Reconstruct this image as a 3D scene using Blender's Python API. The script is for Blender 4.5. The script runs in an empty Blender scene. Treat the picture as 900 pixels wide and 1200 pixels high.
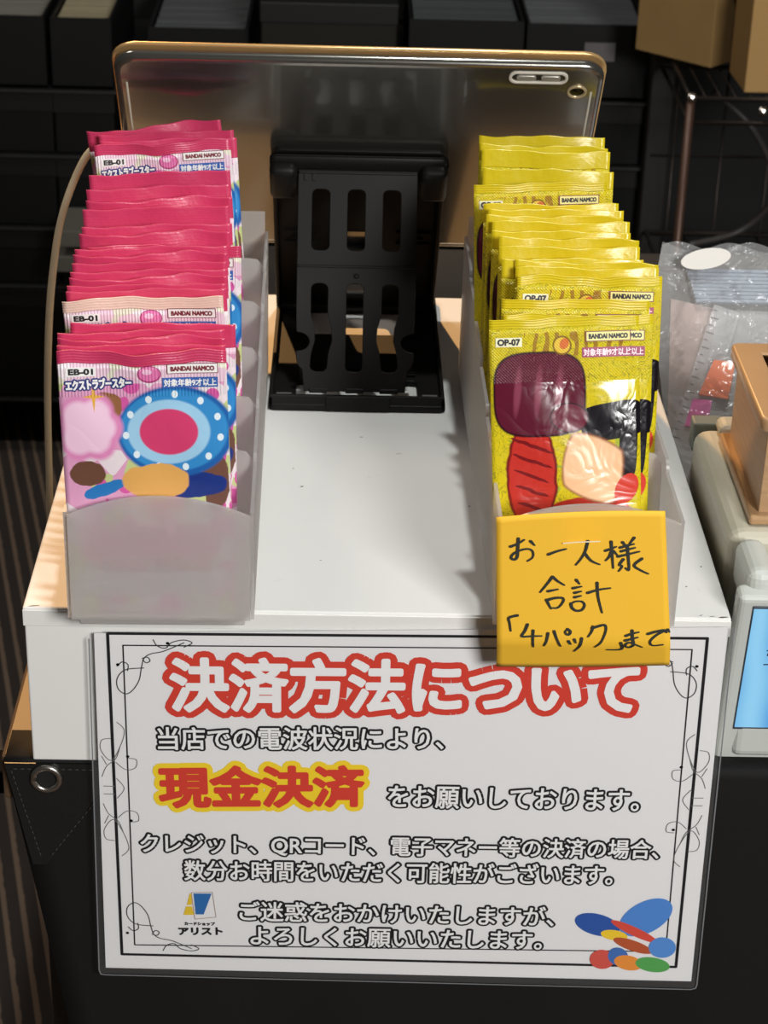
import bpy, bmesh, math, random
import numpy as np
from math import sin, cos, pi, radians
from mathutils import Vector, Matrix
from mathutils.geometry import delaunay_2d_cdt
random.seed(7)
SC = bpy.context.scene
COL = SC.collection

# ------------------------------------------------------------------ camera
CAM_R = ((0.9995900678, -0.0120697936, 0.0259618264),
         (0.0174718643, -0.4612028488, -0.8871226895),
         (0.0226810561, 0.8872126309, -0.4608029051))
cam = bpy.data.cameras.new('camera'); camo = bpy.data.objects.new('camera', cam); COL.objects.link(camo)
r, d, f = (Vector(v) for v in CAM_R)
M = Matrix((( r.x, -d.x, -f.x, -0.0123207), (r.y, -d.y, -f.y, -0.8235357), (r.z, -d.z, -f.z, 0.4807699), (0, 0, 0, 1)))
camo.matrix_world = M
cam.sensor_fit = 'VERTICAL'; cam.sensor_height = 24.0; cam.lens = 2409.5 * 24.0 / 1200.0
cam.clip_start = 0.02; cam.clip_end = 50
cam.dof.use_dof = True; cam.dof.focus_distance = 0.95; cam.dof.aperture_fstop = 20
SC.camera = camo

# ------------------------------------------------------------------ world, lights, exposure
W = bpy.data.worlds.new('world'); SC.world = W; W.use_nodes = True
W.node_tree.nodes['Background'].inputs[0].default_value = (1.0, 0.96, 0.9, 1)
W.node_tree.nodes['Background'].inputs[1].default_value = 0.05
def lamp(name, kind, loc, target, energy, color, **kw):
    l = bpy.data.lights.new(name, kind); l.energy = energy; l.color = color
    for k, v in kw.items(): setattr(l, k, v)
    o = bpy.data.objects.new(name, l); COL.objects.link(o); o.location = loc
    o.rotation_euler = (Vector(target) - Vector(loc)).to_track_quat('-Z', 'Y').to_euler()
    return o
lamp('ceiling_spot_light', 'AREA', (0.20, 0.064, 2.0), (0.02, 0.1, 0), 17, (0.96, 1.0, 0.98), shape='DISK', size=0.10)
lamp('front_panel_light', 'AREA', (1.0, -2.0, 1.10), (0, 0.0, 0), 62, (1.0, 0.985, 0.96), shape='RECTANGLE', size=0.7, size_y=0.6)
lamp('warm_spot_light', 'SPOT', (-0.70, 2.55, 1.8), (-0.06, 0.2, 0), 350, (1.0, 0.54, 0.20), spot_size=radians(11), spot_blend=0.25, shadow_soft_size=0.03)
lamp('aisle_fill_light', 'AREA', (-1.3, 1.0, 2.4), (-1.1, 1.0, 0), 15, (1.0, 0.9, 0.8), shape='SQUARE', size=0.6)  # added fill that lifts the carpet at the left, no lamp known there
SC.view_settings.view_transform = 'Standard'; SC.view_settings.look = 'None'
SC.view_settings.gamma = 1; SC.view_settings.use_curve_mapping = False
SC.view_settings.exposure = 0.0

# ------------------------------------------------------------------ helpers
def srgb(c):
    return tuple(((x / 255) / 12.92 if x / 255 <= 0.04045 else ((x / 255 + 0.055) / 1.055) ** 2.4) for x in c)
MATS = {}
def mat(name, rgb, rough=0.5, metal=0.0, spec=0.5, coat=0.0, bump=None, mottle=None):
    """rgb in sRGB 0-255; bump=(scale, strength, distance); mottle=(scale, rgb2, amount) is real colour variation"""
    if name in MATS: return MATS[name]
    m = bpy.data.materials.new(name); m.use_nodes = True; nt = m.node_tree; b = nt.nodes['Principled BSDF']
    b.inputs['Base Color'].default_value = (*srgb(rgb), 1); b.inputs['Roughness'].default_value = rough
    b.inputs['Metallic'].default_value = metal; b.inputs['Specular IOR Level'].default_value = spec
    b.inputs['Coat Weight'].default_value = coat
    m.diffuse_color = (*srgb(rgb), 1)
    if bump or mottle:
        tc = nt.nodes.new('ShaderNodeTexCoord')
    if bump:
        n = nt.nodes.new('ShaderNodeTexNoise'); n.inputs['Scale'].default_value = bump[0]; n.inputs['Detail'].default_value = 4
        bp = nt.nodes.new('ShaderNodeBump'); bp.inputs['Strength'].default_value = bump[1]; bp.inputs['Distance'].default_value = bump[2]
        nt.links.new(tc.outputs['Object'], n.inputs['Vector']); nt.links.new(n.outputs['Fac'], bp.inputs['Height']); nt.links.new(bp.outputs['Normal'], b.inputs['Normal'])
    if mottle:
        n = nt.nodes.new('ShaderNodeTexNoise'); n.inputs['Scale'].default_value = mottle[0]; n.inputs['Detail'].default_value = 6
        rp = nt.nodes.new('ShaderNodeValToRGB'); rp.color_ramp.elements[0].position = 0.5 - 0.25; rp.color_ramp.elements[1].position = 0.75
        rp.color_ramp.elements[0].color = (*srgb(mottle[1]), 1); rp.color_ramp.elements[1].color = (*srgb(rgb), 1)
        nt.links.new(tc.outputs['Object'], n.inputs['Vector']); nt.links.new(n.outputs['Fac'], rp.inputs['Fac'])
        mx = nt.nodes.new('ShaderNodeMix'); mx.data_type = 'RGBA'; mx.inputs[0].default_value = mottle[2]
        mx.inputs[6].default_value = (*srgb(rgb), 1)
        nt.links.new(rp.outputs['Color'], mx.inputs[7]); nt.links.new(mx.outputs[2], b.inputs['Base Color'])
    MATS[name] = m; return m

class NG:
    """tiny node-graph builder for printed surfaces"""
    def __init__(s, name):
        s.m = bpy.data.materials.new(name); s.m.use_nodes = True; s.nt = s.m.node_tree; s.b = s.nt.nodes['Principled BSDF']; MATS[name] = s.m
    def n(s, t, **kw):
        x = s.nt.nodes.new(t)
        for k, v in kw.items(): setattr(x, k, v)
        return x
    def put(s, sock, v):
        if isinstance(v, bpy.types.NodeSocket): s.nt.links.new(v, sock)
        else: sock.default_value = v
    def math(s, op, a, b=0.0, c=0.0):
        x = s.n('ShaderNodeMath', operation=op); s.put(x.inputs[0], a); s.put(x.inputs[1], b); s.put(x.inputs[2], c); return x.outputs[0]
    def mix(s, fac, a, b):
        x = s.n('ShaderNodeMix', data_type='RGBA'); s.put(x.inputs[0], fac); s.put(x.inputs[6], a); s.put(x.inputs[7], b); return x.outputs[2]
    def ell(s, u, w, cx, cy, rx, ry, ang=0.0, soft=0.04, p=2.0):
        """1 inside an ellipse (superellipse for p>2), 0 outside; u,w in metres-like units"""
        du = s.math('SUBTRACT', u, cx); dw = s.math('SUBTRACT', w, cy); ca, sa = cos(ang), sin(ang)
        a = s.math('ADD', s.math('MULTIPLY', du, ca / rx), s.math('MULTIPLY', dw, sa / rx))
        b = s.math('ADD', s.math('MULTIPLY', du, -sa / ry), s.math('MULTIPLY', dw, ca / ry))
        q = s.math('ADD', s.math('POWER', s.math('ABSOLUTE', a), p), s.math('POWER', s.math('ABSOLUTE', b), p))
        x = s.n('ShaderNodeMapRange'); s.put(x.inputs[0], q); x.inputs[1].default_value = 1 + soft; x.inputs[2].default_value = 1 - soft
        return x.outputs[0]
    def band(s, v, lo, hi):
        return s.math('MULTIPLY', s.math('GREATER_THAN', v, lo), s.math('LESS_THAN', v, hi))

def c4(r, g, b): return (*srgb((r, g, b)), 1)

def link(name, me, m=None, parent=None, loc=None, rot=None, smooth=False):
    o = bpy.data.objects.new(name, me); COL.objects.link(o)
    if m is not None: me.materials.append(m)
    if parent is not None: o.parent = parent
    if loc is not None: o.location = loc
    if rot is not None: o.rotation_euler = rot
    if smooth:
        for p in me.polygons: p.use_smooth = True
    return o
def tag(o, label=None, cat=None, group=None, kind=None):
    if label: o['label'] = label
    if cat: o['category'] = cat
    if group: o['group'] = group
    if kind: o['kind'] = kind
    return o
def empty(name, loc=(0, 0, 0), rot=(0, 0, 0)):
    o = bpy.data.objects.new(name, None); COL.objects.link(o); o.location = loc; o.rotation_euler = rot; o.empty_display_size = 0.02; return o
def bm_mesh(bm, name='mesh'):
    me = bpy.data.meshes.new(name); bm.normal_update(); bm.to_mesh(me); bm.free(); return me
def bx(bm, lo, hi, bev=0.0, seg=2, mtx=None):
    t = bmesh.new(); bmesh.ops.create_cube(t, size=1)
    for v in t.verts:
        v.co = Vector([lo[i] + (v.co[i] + 0.5) * (hi[i] - lo[i]) for i in range(3)])
    if bev > 0: bmesh.ops.bevel(t, geom=t.edges[:], offset=bev, segments=seg, profile=0.5, affect='EDGES')
    if mtx is not None: t.transform(mtx)
    merge(bm, t)
def merge(bm, t):
    mp = {}
    for v in t.verts: mp[v] = bm.verts.new(v.co)
    for fc in t.faces:
        try:
            n = bm.faces.new([mp[v] for v in fc.verts]); n.smooth = fc.smooth
        except ValueError: pass
    t.free()
def box_mesh(lo, hi, bev=0.0, seg=2, mtx=None):
    bm = bmesh.new(); bx(bm, lo, hi, bev, seg, mtx); return bm_mesh(bm)
def tube(bm, pts, rad, n=10, cap=True):
    pts = [Vector(p) for p in pts]; rings = []
    up = Vector((0, 0, 1))
    for i, p in enumerate(pts):
        t = (pts[min(i + 1, len(pts) - 1)] - pts[max(i - 1, 0)]).normalized()
        a = t.cross(up)
        if a.length < 1e-4: a = t.cross(Vector((0, 1, 0)))
        a.normalize(); b = t.cross(a)
        rr = rad[i] if isinstance(rad, (list, tuple)) else rad
        rings.append([bm.verts.new(p + rr * (cos(2 * pi * k / n) * a + sin(2 * pi * k / n) * b)) for k in range(n)])
    for A, B in zip(rings, rings[1:]):
        for k in range(n):
            fc = bm.faces.new((A[k], A[(k + 1) % n], B[(k + 1) % n], B[k])); fc.smooth = True
    if cap: bm.faces.new(rings[0][::-1]); bm.faces.new(rings[-1])
def spline(pts, k=8):
    pts = [Vector(p) for p in pts]; out = []
    for i in range(len(pts) - 1):
        p0, p1, p2, p3 = pts[max(i - 1, 0)], pts[i], pts[i + 1], pts[min(i + 2, len(pts) - 1)]
        for j in range(k):
            t = j / k
            out.append(0.5 * ((2 * p1) + (p2 - p0) * t + (2 * p0 - 5 * p1 + 4 * p2 - p3) * t * t + (3 * p1 - p0 - 3 * p2 + p3) * t ** 3))
    out.append(pts[-1]); return out
def curve_plate(outlines, thick, bev=0.0):
    """flat plate in XY, first outline is the outside and the rest holes; thick along Z, centred"""
    cu = bpy.data.curves.new('plate', 'CURVE'); cu.dimensions = '2D'; cu.fill_mode = 'BOTH'; cu.extrude = thick / 2
    cu.bevel_depth = bev; cu.bevel_resolution = 1
    for ol in outlines:
        sp = cu.splines.new('POLY'); sp.points.add(len(ol) - 1); sp.use_cyclic_u = True
        for q, (x, y) in zip(sp.points, ol): q.co = (x, y, 0, 1)
    o = bpy.data.objects.new('plate', cu); COL.objects.link(o)
    me = bpy.data.meshes.new_from_object(o.evaluated_get(bpy.context.evaluated_depsgraph_get()))
    bpy.data.objects.remove(o); bpy.data.curves.remove(cu); return me
def rrect(x0, y0, x1, y1, r, n=5):
    out = []
    for cx, cy, a in ((x1 - r, y1 - r, 0), (x0 + r, y1 - r, 90), (x0 + r, y0 + r, 180), (x1 - r, y0 + r, 270)):
        for k in range(n + 1):
            t = radians(a + 90 * k / n); out.append((cx + r * cos(t), cy + r * sin(t)))
    return out
def prism(bm, pts, depth, mtx=None):
    """polygon in XY extruded from z=0 to z=depth"""
    t = bmesh.new(); a = [t.verts.new((x, y, 0)) for x, y in pts]; b = [t.verts.new((x, y, depth)) for x, y in pts]; n = len(pts)
    t.faces.new(a[::-1]); t.faces.new(b)
    for i in range(n): t.faces.new((a[i], a[(i + 1) % n], b[(i + 1) % n], b[i]))
    if mtx is not None: t.transform(mtx)
    merge(bm, t)

# ---- writing: every line is a flat mesh in its own XY plane, optionally fattened with round corners
def text_fill(body, spacing=1.0):
    cu = bpy.data.curves.new('writing', 'FONT'); cu.body = body; cu.size = 1.0; cu.resolution_u = 3; cu.space_character = spacing
    o = bpy.data.objects.new('writing', cu); COL.objects.link(o)
    me = bpy.data.meshes.new_from_object(o.evaluated_get(bpy.context.evaluated_depsgraph_get()))
    bpy.data.objects.remove(o); bpy.data.curves.remove(cu)
    vs = [Vector((v.co.x, v.co.y)) for v in me.vertices]; fs = [tuple(p.vertices) for p in me.polygons]
    bpy.data.meshes.remove(me); return vs, fs
def text_mesh(body, w, h, grow=0.0, grow_ref=None, spacing=1.0):
    """writing centred on the origin and fitted to w x h; grow fattens strokes, grow_ref keeps the fit of a fatter twin"""
    vs, fs = text_fill(body, spacing)
    g0 = grow if grow_ref is None else grow_ref
    x0 = min(v.x for v in vs); x1 = max(v.x for v in vs); y0 = min(v.y for v in vs); y1 = max(v.y for v in vs)
    sx = (w - 2 * g0) / (x1 - x0); sy = (h - 2 * g0) / (y1 - y0)
    P = [Vector(((v.x - (x0 + x1) / 2) * sx, (v.y - (y0 + y1) / 2) * sy)) for v in vs]
    if grow > 0: return fatten(P, fs, grow)
    bm = bmesh.new(); bv = [bm.verts.new((p.x, p.y, 0)) for p in P]
    for fc in fs:
        try: bm.faces.new([bv[i] for i in fc])
        except ValueError: pass
    return bm_mesh(bm, 'writing')
def union_mesh(V, F):
    """one clean flat mesh covering a heap of overlapping XY polygons"""
    S = 1000.0
    def area(f): return sum(V[a].x * V[b].y - V[b].x * V[a].y for a, b in zip(f, f[1:] + f[:1])) / 2
    F = [f if area(f) > 0 else f[::-1] for f in F]
    v, e, t = delaunay_2d_cdt([q * S for q in V], [], F, 1, 1e-4)[:3]
    X = np.array([(q.x, q.y) for q in v]); T = np.array([list(f) for f in t if len(f) == 3]); C = X[T].mean(1); o = np.argsort(C[:, 0]); C = C[o]; T = T[o]; ok = np.zeros(len(T), bool); cx = C[:, 0]
    for f in F:                                     # keep only triangles that lie in one of the (convex) pieces
        q = np.array([(V[i].x * S, V[i].y * S) for i in f]); lo, hi = np.searchsorted(cx, (q[:, 0].min(), q[:, 0].max()))
        if hi <= lo: continue
        d = np.roll(q, -1, 0) - q; r = C[lo:hi, None, :] - q[None]
        ok[lo:hi] |= ((d[None, :, 0] * r[:, :, 1] - d[None, :, 1] * r[:, :, 0]) >= 0).all(1)
    t = T[ok].tolist()
    used = sorted({i for f in t for i in f}); mu = {i: n for n, i in enumerate(used)}
    me = bpy.data.meshes.new('writing'); me.from_pydata([(v[i].x / S, v[i].y / S, 0) for i in used], [], [[mu[i] for i in f] for f in t]); me.update(); return me
def fatten(P, fs, grow):
    V = [q.copy() for q in P]; F = [list(f) for f in fs]; cnt = {}
    for f in F:
        for a, b in zip(f, f[1:] + f[:1]): cnt[frozenset((a, b))] = cnt.get(frozenset((a, b)), 0) + 1
    dirs = {}
    for e, c in cnt.items():
        if c != 1: continue
        a, b = tuple(e); dl = P[b] - P[a]
        if dl.length < 1e-9: continue
        dl = dl.normalized(); dirs.setdefault(a, []).append(dl); dirs.setdefault(b, []).append(-dl)
        n = Vector((-dl.y, dl.x)) * grow; k = len(V); V += [P[a] + n, P[a] - n, P[b] - n, P[b] + n]; F.append([k, k + 1, k + 2, k + 3])
    for i, dd in dirs.items():
        if len(dd) == 2 and dd[0].dot(dd[1]) < -0.985: continue
        k = len(V); V += [P[i] + grow * Vector((cos(2 * pi * j / 10 + 0.1), sin(2 * pi * j / 10 + 0.1))) for j in range(10)]; F.append(list(range(k, k + 10)))
    return union_mesh(V, F)
def ribbon(bm, pts, wd, z=0.0, taper=False, closed=False):
    """flat pen stroke in XY with round joins"""
    pts = [Vector(p) for p in pts]; n = len(pts)
    for i, p in enumerate(pts):
        t = i / max(1, n - 1); rr = wd / 2 * ((1.05 - 0.45 * t) if taper else 1.0)
        bm.faces.new([bm.verts.new((p.x + rr * cos(2 * pi * k / 8), p.y + rr * sin(2 * pi * k / 8), z)) for k in range(8)])
        if i < n - 1:
            q = pts[i + 1]; rq = wd / 2 * ((1.05 - 0.45 * (i + 1) / max(1, n - 1)) if taper else 1.0); dd = q - p
            if dd.length < 1e-9: continue
            nn = Vector((-dd.y, dd.x)).normalized()
            bm.faces.new([bm.verts.new((*(p + nn * rr), z)), bm.verts.new((*(p - nn * rr), z)), bm.verts.new((*(q - nn * rq), z)), bm.verts.new((*(q + nn * rq), z))])
def ribbon_mesh(strokes, wd, taper=False):
    V, F = [], []
    for pts in strokes:
        pts = [Vector(p) for p in pts]; n = len(pts)
        for i, p in enumerate(pts):
            k_ = lambda j: wd / 2 * ((1.05 - 0.45 * j / max(1, n - 1)) if taper else 1.0)
            k = len(V); V += [p + k_(i) * Vector((cos(2 * pi * j / 10 + 0.13), sin(2 * pi * j / 10 + 0.13))) for j in range(10)]; F.append(list(range(k, k + 10)))
            if i < n - 1:
                q = pts[i + 1]; dd = q - p
                if dd.length < 1e-9: continue
                nn = Vector((-dd.y, dd.x)).normalized(); k = len(V); V += [p + nn * k_(i), p - nn * k_(i), q - nn * k_(i + 1), q + nn * k_(i + 1)]; F.append([k, k + 1, k + 2, k + 3])
    return union_mesh(V, F)
def stand_up(me, x, y, z, ang=0.0):
    """turn an XY writing mesh into the vertical XZ plane facing -Y"""
    me.transform(Matrix.Translation((x, y, z)) @ Matrix.Rotation(radians(90), 4, 'X') @ Matrix.Rotation(ang, 4, 'Z')); return me

# ------------------------------------------------------------------ floor, walls
g = NG('striped_carpet'); tc = g.n('ShaderNodeTexCoord'); mp = g.n('ShaderNodeMapping'); mp.inputs['Rotation'].default_value = (0, 0, radians(-13))
g.put(mp.inputs['Vector'], tc.outputs['Object']); sx = g.n('ShaderNodeSeparateXYZ'); g.put(sx.inputs[0], mp.outputs[0])
wv = g.math('FRACT', g.math('MULTIPLY', sx.outputs[0], 60)); no = g.n('ShaderNodeTexNoise'); no.inputs['Scale'].default_value = 90; g.put(no.inputs['Vector'], tc.outputs['Object'])
st = g.math('LESS_THAN', g.math('ADD', wv, g.math('MULTIPLY', no.outputs['Fac'], 0.25)), 0.42)
g.put(g.b.inputs['Base Color'], g.mix(st, c4(54, 46, 41), c4(118, 98, 82))); g.b.inputs['Roughness'].default_value = 0.95
tag(link('floor', box_mesh((-2.5, -2.0, -0.80), (2.5, 3.2, -0.75)), g.m), kind='structure')
tag(link('wall_back', box_mesh((-2.5, 3.0, -0.75), (2.5, 3.1, 2.0)), mat('dark_wall', (26, 24, 24), 0.9)), kind='structure')

# ------------------------------------------------------------------ table
g = NG('table_wood'); tc = g.n('ShaderNodeTexCoord'); mp = g.n('ShaderNodeMapping'); mp.inputs['Scale'].default_value = (40, 3, 6)
g.put(mp.inputs['Vector'], tc.outputs['Object']); no = g.n('ShaderNodeTexNoise'); no.inputs['Scale'].default_value = 3; no.inputs['Detail'].default_value = 6; g.put(no.inputs['Vector'], mp.outputs[0])
g.put(g.b.inputs['Base Color'], g.mix(no.outputs['Fac'], c4(62, 46, 34), c4(104, 80, 58))); g.b.inputs['Roughness'].default_value = 0.5
table = tag(empty('display_table', (0.2, 0.36, -0.75)), 'long wood-topped table under the white box, with a black cloth down its front', 'table')
def child_world(o, parent):
    o.parent = parent; o.location = o.location - parent.location; return o
child_world(link('tabletop', box_mesh((-0.173, 0.006, -0.112), (0.75, 0.72, -0.0867), 0.002), g.m), table)
for x, y in ((-0.14, 0.05), (0.7, 0.05), (-0.14, 0.68), (0.7, 0.68)):
    child_world(link('leg', box_mesh((x - 0.02, y - 0.02, -0.75), (x + 0.02, y + 0.02, -0.112), 0.002), mat('black_metal', (20, 20, 20), 0.45)), table)
child_world(link('apron', box_mesh((-0.19, 0.03, -0.126), (0.7, 0.05, -0.1125), 0.001), mat('apron_black', (12, 12, 12), 0.9, spec=0.1)), table)
tag(link('added_dark_mat', box_mesh((-0.165, 0.415, -0.0866), (0.74, 0.715, -0.083), 0.001), mat('dark_mat', (78, 69, 60), 0.45, bump=(60, 0.15, 0.001), mottle=(9, (34, 31, 29), 0.8))),  # dark cover put in so the warm back light leaves the table dark
    'dark grey mat added to keep the table dark behind the white box', 'mat')

# black tablecloth: lies on the front of the table and hangs down
cl = tag(empty('black_tablecloth', (0.2, 0.003, -0.085)), 'black cloth with a metal eyelet in its corner hanging down the front of the table', 'tablecloth')
bm = bmesh.new(); prof = [(0.0275, -0.0857), (0.012, -0.0855), (0.006, -0.0858), (0.0033, -0.0875), (0.0028, -0.092)] + [(0.0028, -0.092 - 0.45 * k / 16) for k in range(1, 17)]
rows = []; NX = 60
for (y, z) in prof:
    x0 = -0.1705 + max(0, -0.09 - z) * 0.15
    row = []
    for k in range(NX + 1):
        x = x0 + (0.6 - x0) * k / NX
        row.append(bm.verts.new((x, y + (0.0012 * sin(x * 70 + z * 9) + 0.001 * sin(x * 31 - z * 14)) * min(1, max(0, -0.13 - z) * 6), z)))
    rows.append(row)
for A, B in zip(rows, rows[1:]):
    for k in range(NX): bm.faces.new((A[k], A[k + 1], B[k + 1], B[k])).smooth = True
me = bm_mesh(bm)
fab = mat('black_fabric', (17, 16, 16), 0.75, spec=0.25, bump=(400, 0.12, 0.0006))
o = child_world(link('cloth', me, fab), cl); sm = o.modifiers.new('thickness', 'SOLIDIFY'); sm.thickness = 0.0008; sm.offset = 1
lea = mat('black_leather', (22, 21, 21), 0.42, spec=0.5, bump=(300, 0.25, 0.0008))
bm = bmesh.new(); prism(bm, [(-0.1705, -0.0875), (-0.112, -0.0875), (-0.128, -0.108), (-0.153, -0.1475), (-0.160, -0.1475)], 0.0008)
me = bm_mesh(bm); me.transform(Matrix.Translation((0, 0.0021, 0)) @ Matrix.Rotation(radians(90), 4, 'X'))
tag(child_world(link('corner_patch', me, lea), cl), 'black leather corner patch with stitching')
bm = bmesh.new()
for a, b in (((-0.1675, -0.091), (-0.1555, -0.143)), ((-0.118, -0.0955), (-0.151, -0.1425)), ((-0.167, -0.0905), (-0.121, -0.0905))):
    A, B = Vector(a), Vector(b); n = int((B - A).length / 0.0032)
    for k in range(n):
        p = A.lerp(B, (k + 0.15) / n); q = A.lerp(B, (k + 0.75) / n); tube(bm, [(p.x, 0.0010, p.y), (q.x, 0.0010, q.y)], 0.00025, 5)
child_world(link('stitching', bm_mesh(bm), mat('thread', (60, 58, 56), 0.8)), cl)
bm = bmesh.new(); R0 = 0.0064
cx, cz = -0.1505, -0.0955
ringpts = [(cx + R0 * cos(2 * pi * k / 32), 0.0004, cz + R0 * sin(2 * pi * k / 32)) for k in range(33)]
tube(bm, ringpts, 0.0017, 8, cap=False)
child_world(link('eyelet', bm_mesh(bm), mat('nickel', (190, 185, 178), 0.25, metal=1.0)), cl)
bm = bmesh.new(); bm.faces.new([bm.verts.new((cx + 0.0055 * cos(2 * pi * k / 24), 0.0008, cz + 0.0055 * sin(2 * pi * k / 24))) for k in range(24)])
child_world(link('eyelet_hole', bm_mesh(bm), mat('hole_black', (4, 4, 4), 0.9)), cl)

# ------------------------------------------------------------------ white cardboard box
g = NG('white_card'); tc = g.n('ShaderNodeTexCoord')
no = g.n('ShaderNodeTexNoise'); no.inputs['Scale'].default_value = 55; no.inputs['Detail'].default_value = 8; no.inputs['Roughness'].default_value = 0.75; g.put(no.inputs['Vector'], tc.outputs['Object'])
n2 = g.n('ShaderNodeTexNoise'); n2.inputs['Scale'].default_value = 11; n2.inputs['Detail'].default_value = 3; g.put(n2.inputs['Vector'], tc.outputs['Object'])
smu = g.n('ShaderNodeMapRange'); g.put(smu.inputs[0], g.math('ADD', g.math('MULTIPLY', no.outputs['Fac'], 0.7), g.math('MULTIPLY', n2.outputs['Fac'], 0.3))); smu.inputs[1].default_value = 0.60; smu.inputs[2].default_value = 0.78
g.put(g.b.inputs['Base Color'], g.mix(g.math('MULTIPLY', smu.outputs[0], 0.6), c4(226, 225, 222), c4(150, 148, 144))); g.b.inputs['Roughness'].default_value = 0.6
wc = g.m
box = tag(empty('white_cardboard_box', (0.0075, 0.2, -0.085)), 'wide flat white cardboard box under the card packs, scuffed on its lid', 'box')
child_world(link('body', box_mesh((-0.1565, 0.0008, -0.0850), (0.1715, 0.399, -0.0035), 0.0008), wc), box)
bm = bmesh.new(); bx(bm, (-0.157, 0.0002, -0.0034), (0.172, 0.3995, 0.0), 0.001)
bx(bm, (-0.157, -0.0003, -0.0095), (0.172, 0.0006, -0.0012), 0.0003)
child_world(link('lid', bm_mesh(bm), wc), box)
bm = bmesh.new()   # scuffed black corners and specks on the lid
for (x, y, a, l, w) in ((0.168, 0.0015, 0.1, 0.005, 0.0012), (0.158, 0.003, 0.4, 0.002, 0.0006), (0.163, 0.0022, 0, 0.003, 0.0005), (-0.152, 0.0018, 0.1, 0.006, 0.0007), (-0.031, 0.129, 0.3, 0.002, 0.0012), (-0.036, 0.15, 1, 0.001, 0.0008),
        (0.160, 0.085, 1.2, 0.003, 0.0022), (0.152, 0.11, 0.3, 0.0012, 0.0009), (0.055, 0.11, 0.6, 0.0014, 0.001), (-0.02, 0.05, 0.3, 0.0012, 0.0006), (0.165, 0.05, 0.9, 0.0012, 0.001), (0.02, 0.17, 0.2, 0.004, 0.0004), (0.0, 0.19, 0.2, 0.002, 0.0008), (0.155, 0.03, 0.6, 0.0012, 0.0009)):
    q = [bm.verts.new((x + cos(a) * i * l / 2 - sin(a) * j * w / 2, y + sin(a) * i * l / 2 + cos(a) * j * w / 2, 0.00012)) for i, j in ((-1, -0.6), (0, -1), (1, -0.3), (0.8, 0.7), (-0.2, 1))]
    bm.faces.new(q)
child_world(link('scuff_marks', bm_mesh(bm), mat('scuff', (70, 66, 62), 0.8)), box)

# ------------------------------------------------------------------ shelving and storage boxes in the dark behind
blk = mat('shelf_black', (9, 8, 8), 0.6)
sh = tag(empty('shelving_unit', (0, 1.9, -0.75)), 'black shelving unit in the dark behind the tablet', 'shelf')
bm = bmesh.new(); bx(bm, (-0.75, 2.06, -0.75), (0.62, 2.08, 0.6)); child_world(link('back_panel', bm_mesh(bm), blk), sh)
for i, z in enumerate((-0.243, -0.327, -0.4235, -0.503, -0.665)):
    child_world(link('shelf_board', box_mesh((-0.72, 1.69, z - 0.004), (0.366, 2.06, z), 0.001), blk), sh)
for x in (-0.735, 0.366):
    child_world(link('upright', box_mesh((x, 1.67, -0.75), (x + 0.03, 2.06, 0.6), 0.002), mat('post_black', (30, 27, 26), 0.5)), sh)
cards_cols = [(118, 116, 106), (150, 140, 112), (80, 82, 84), (92, 94, 96), (70, 74, 76)]
def storage_box(x0, x1, z0, z1, label, cardcol=None, body=(11, 10, 10), y0=1.7, label_card=False):
    t = tag(empty('card_storage_box', ((x0 + x1) / 2, y0 + 0.14, z0)), label, 'box', 'black card storage boxes on the shelves')
    bm = bmesh.new(); hw = (x1 - x0) / 2; H = z1 - z0
    if cardcol:
        for lo, hi in (((-hw, -0.14, 0), (hw, -0.137, H)), ((-hw, 0.137, 0), (hw, 0.14, H)), ((-hw, -0.137, 0), (-hw + 0.003, 0.137, H)), ((hw - 0.003, -0.137, 0), (hw, 0.137, H)), ((-hw, -0.14, 0), (hw, 0.14, 0.003))): bx(bm, lo, hi)
    else: bx(bm, (-hw, -0.14, 0), (hw, 0.14, H), 0.002)
    link('body', bm_mesh(bm), mat('box_%d_%d_%d' % body, body, 0.5, spec=0.3, bump=(30, 0.1, 0.002)), t)
    if cardcol:
        bm = bmesh.new(); n = 40
        for k in range(n): bx(bm, (-hw + 0.006, -0.134 + 0.267 * k / n, 0.004), (hw - 0.006, -0.134 + 0.267 * k / n + 0.0058, H - 0.006 - 0.002 * random.random()))
        link('card_row', bm_mesh(bm), mat('cards_%d' % cardcol[0], cardcol, 0.6), t)
    else:
        link('lid', box_mesh((-hw - 0.001, -0.1415, H - 0.024), (hw + 0.001, 0.1415, H + 0.001), 0.001), mat('box_lid', (14, 13, 13), 0.45), t)
    if label_card:
        link('sticker', box_mesh((-0.004, -0.1412, H - 0.045), (0.034, -0.1402, H - 0.022)), mat('dull_sticker', (92, 88, 88), 0.6), t)
    return t
rowz = [(-0.242, -0.153), (-0.326, -0.249), (-0.4225, -0.333), (-0.502, -0.430), (-0.664, -0.512)]
rown = ['top row', 'second row down', 'third row down', 'fourth row down', 'bottom row']
for c, (x0, x1, nm) in enumerate(((-0.60, -0.378, 'far left'), (-0.370, -0.303, 'second from the left'))):
    pass
for ri, (z0, z1) in enumerate(rowz):
    storage_box(-0.520, -0.383 if ri == 0 else -0.378, z0, z1, ('open black box of pale cards at the upper left corner of the shelves' if ri == 0 else 'black lidded box at the far left of the shelves, %s' % rown[ri]), cards_cols[0] if ri == 0 else None)
    storage_box(-0.376, -0.301, z0, z1 - 0.001, ('narrow open black box of cream cards just left of the tablet corner, top row' if ri == 0 else 'narrow black box behind the charging cable, %s' % rown[ri]), cards_cols[1] if ri == 0 else None)
storage_box(-0.262, -0.135, -0.242, -0.180, 'dim open box of grey cards above the left half of the tablet', cards_cols[2], y0=1.765)
storage_box(-0.117, 0.051, -0.242, -0.130, 'dark olive box above the middle of the tablet', None, (26, 23, 17))
storage_box(0.066, 0.208, -0.242, -0.146, 'open black box of grey cards above the right half of the tablet', cards_cols[4])
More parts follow.
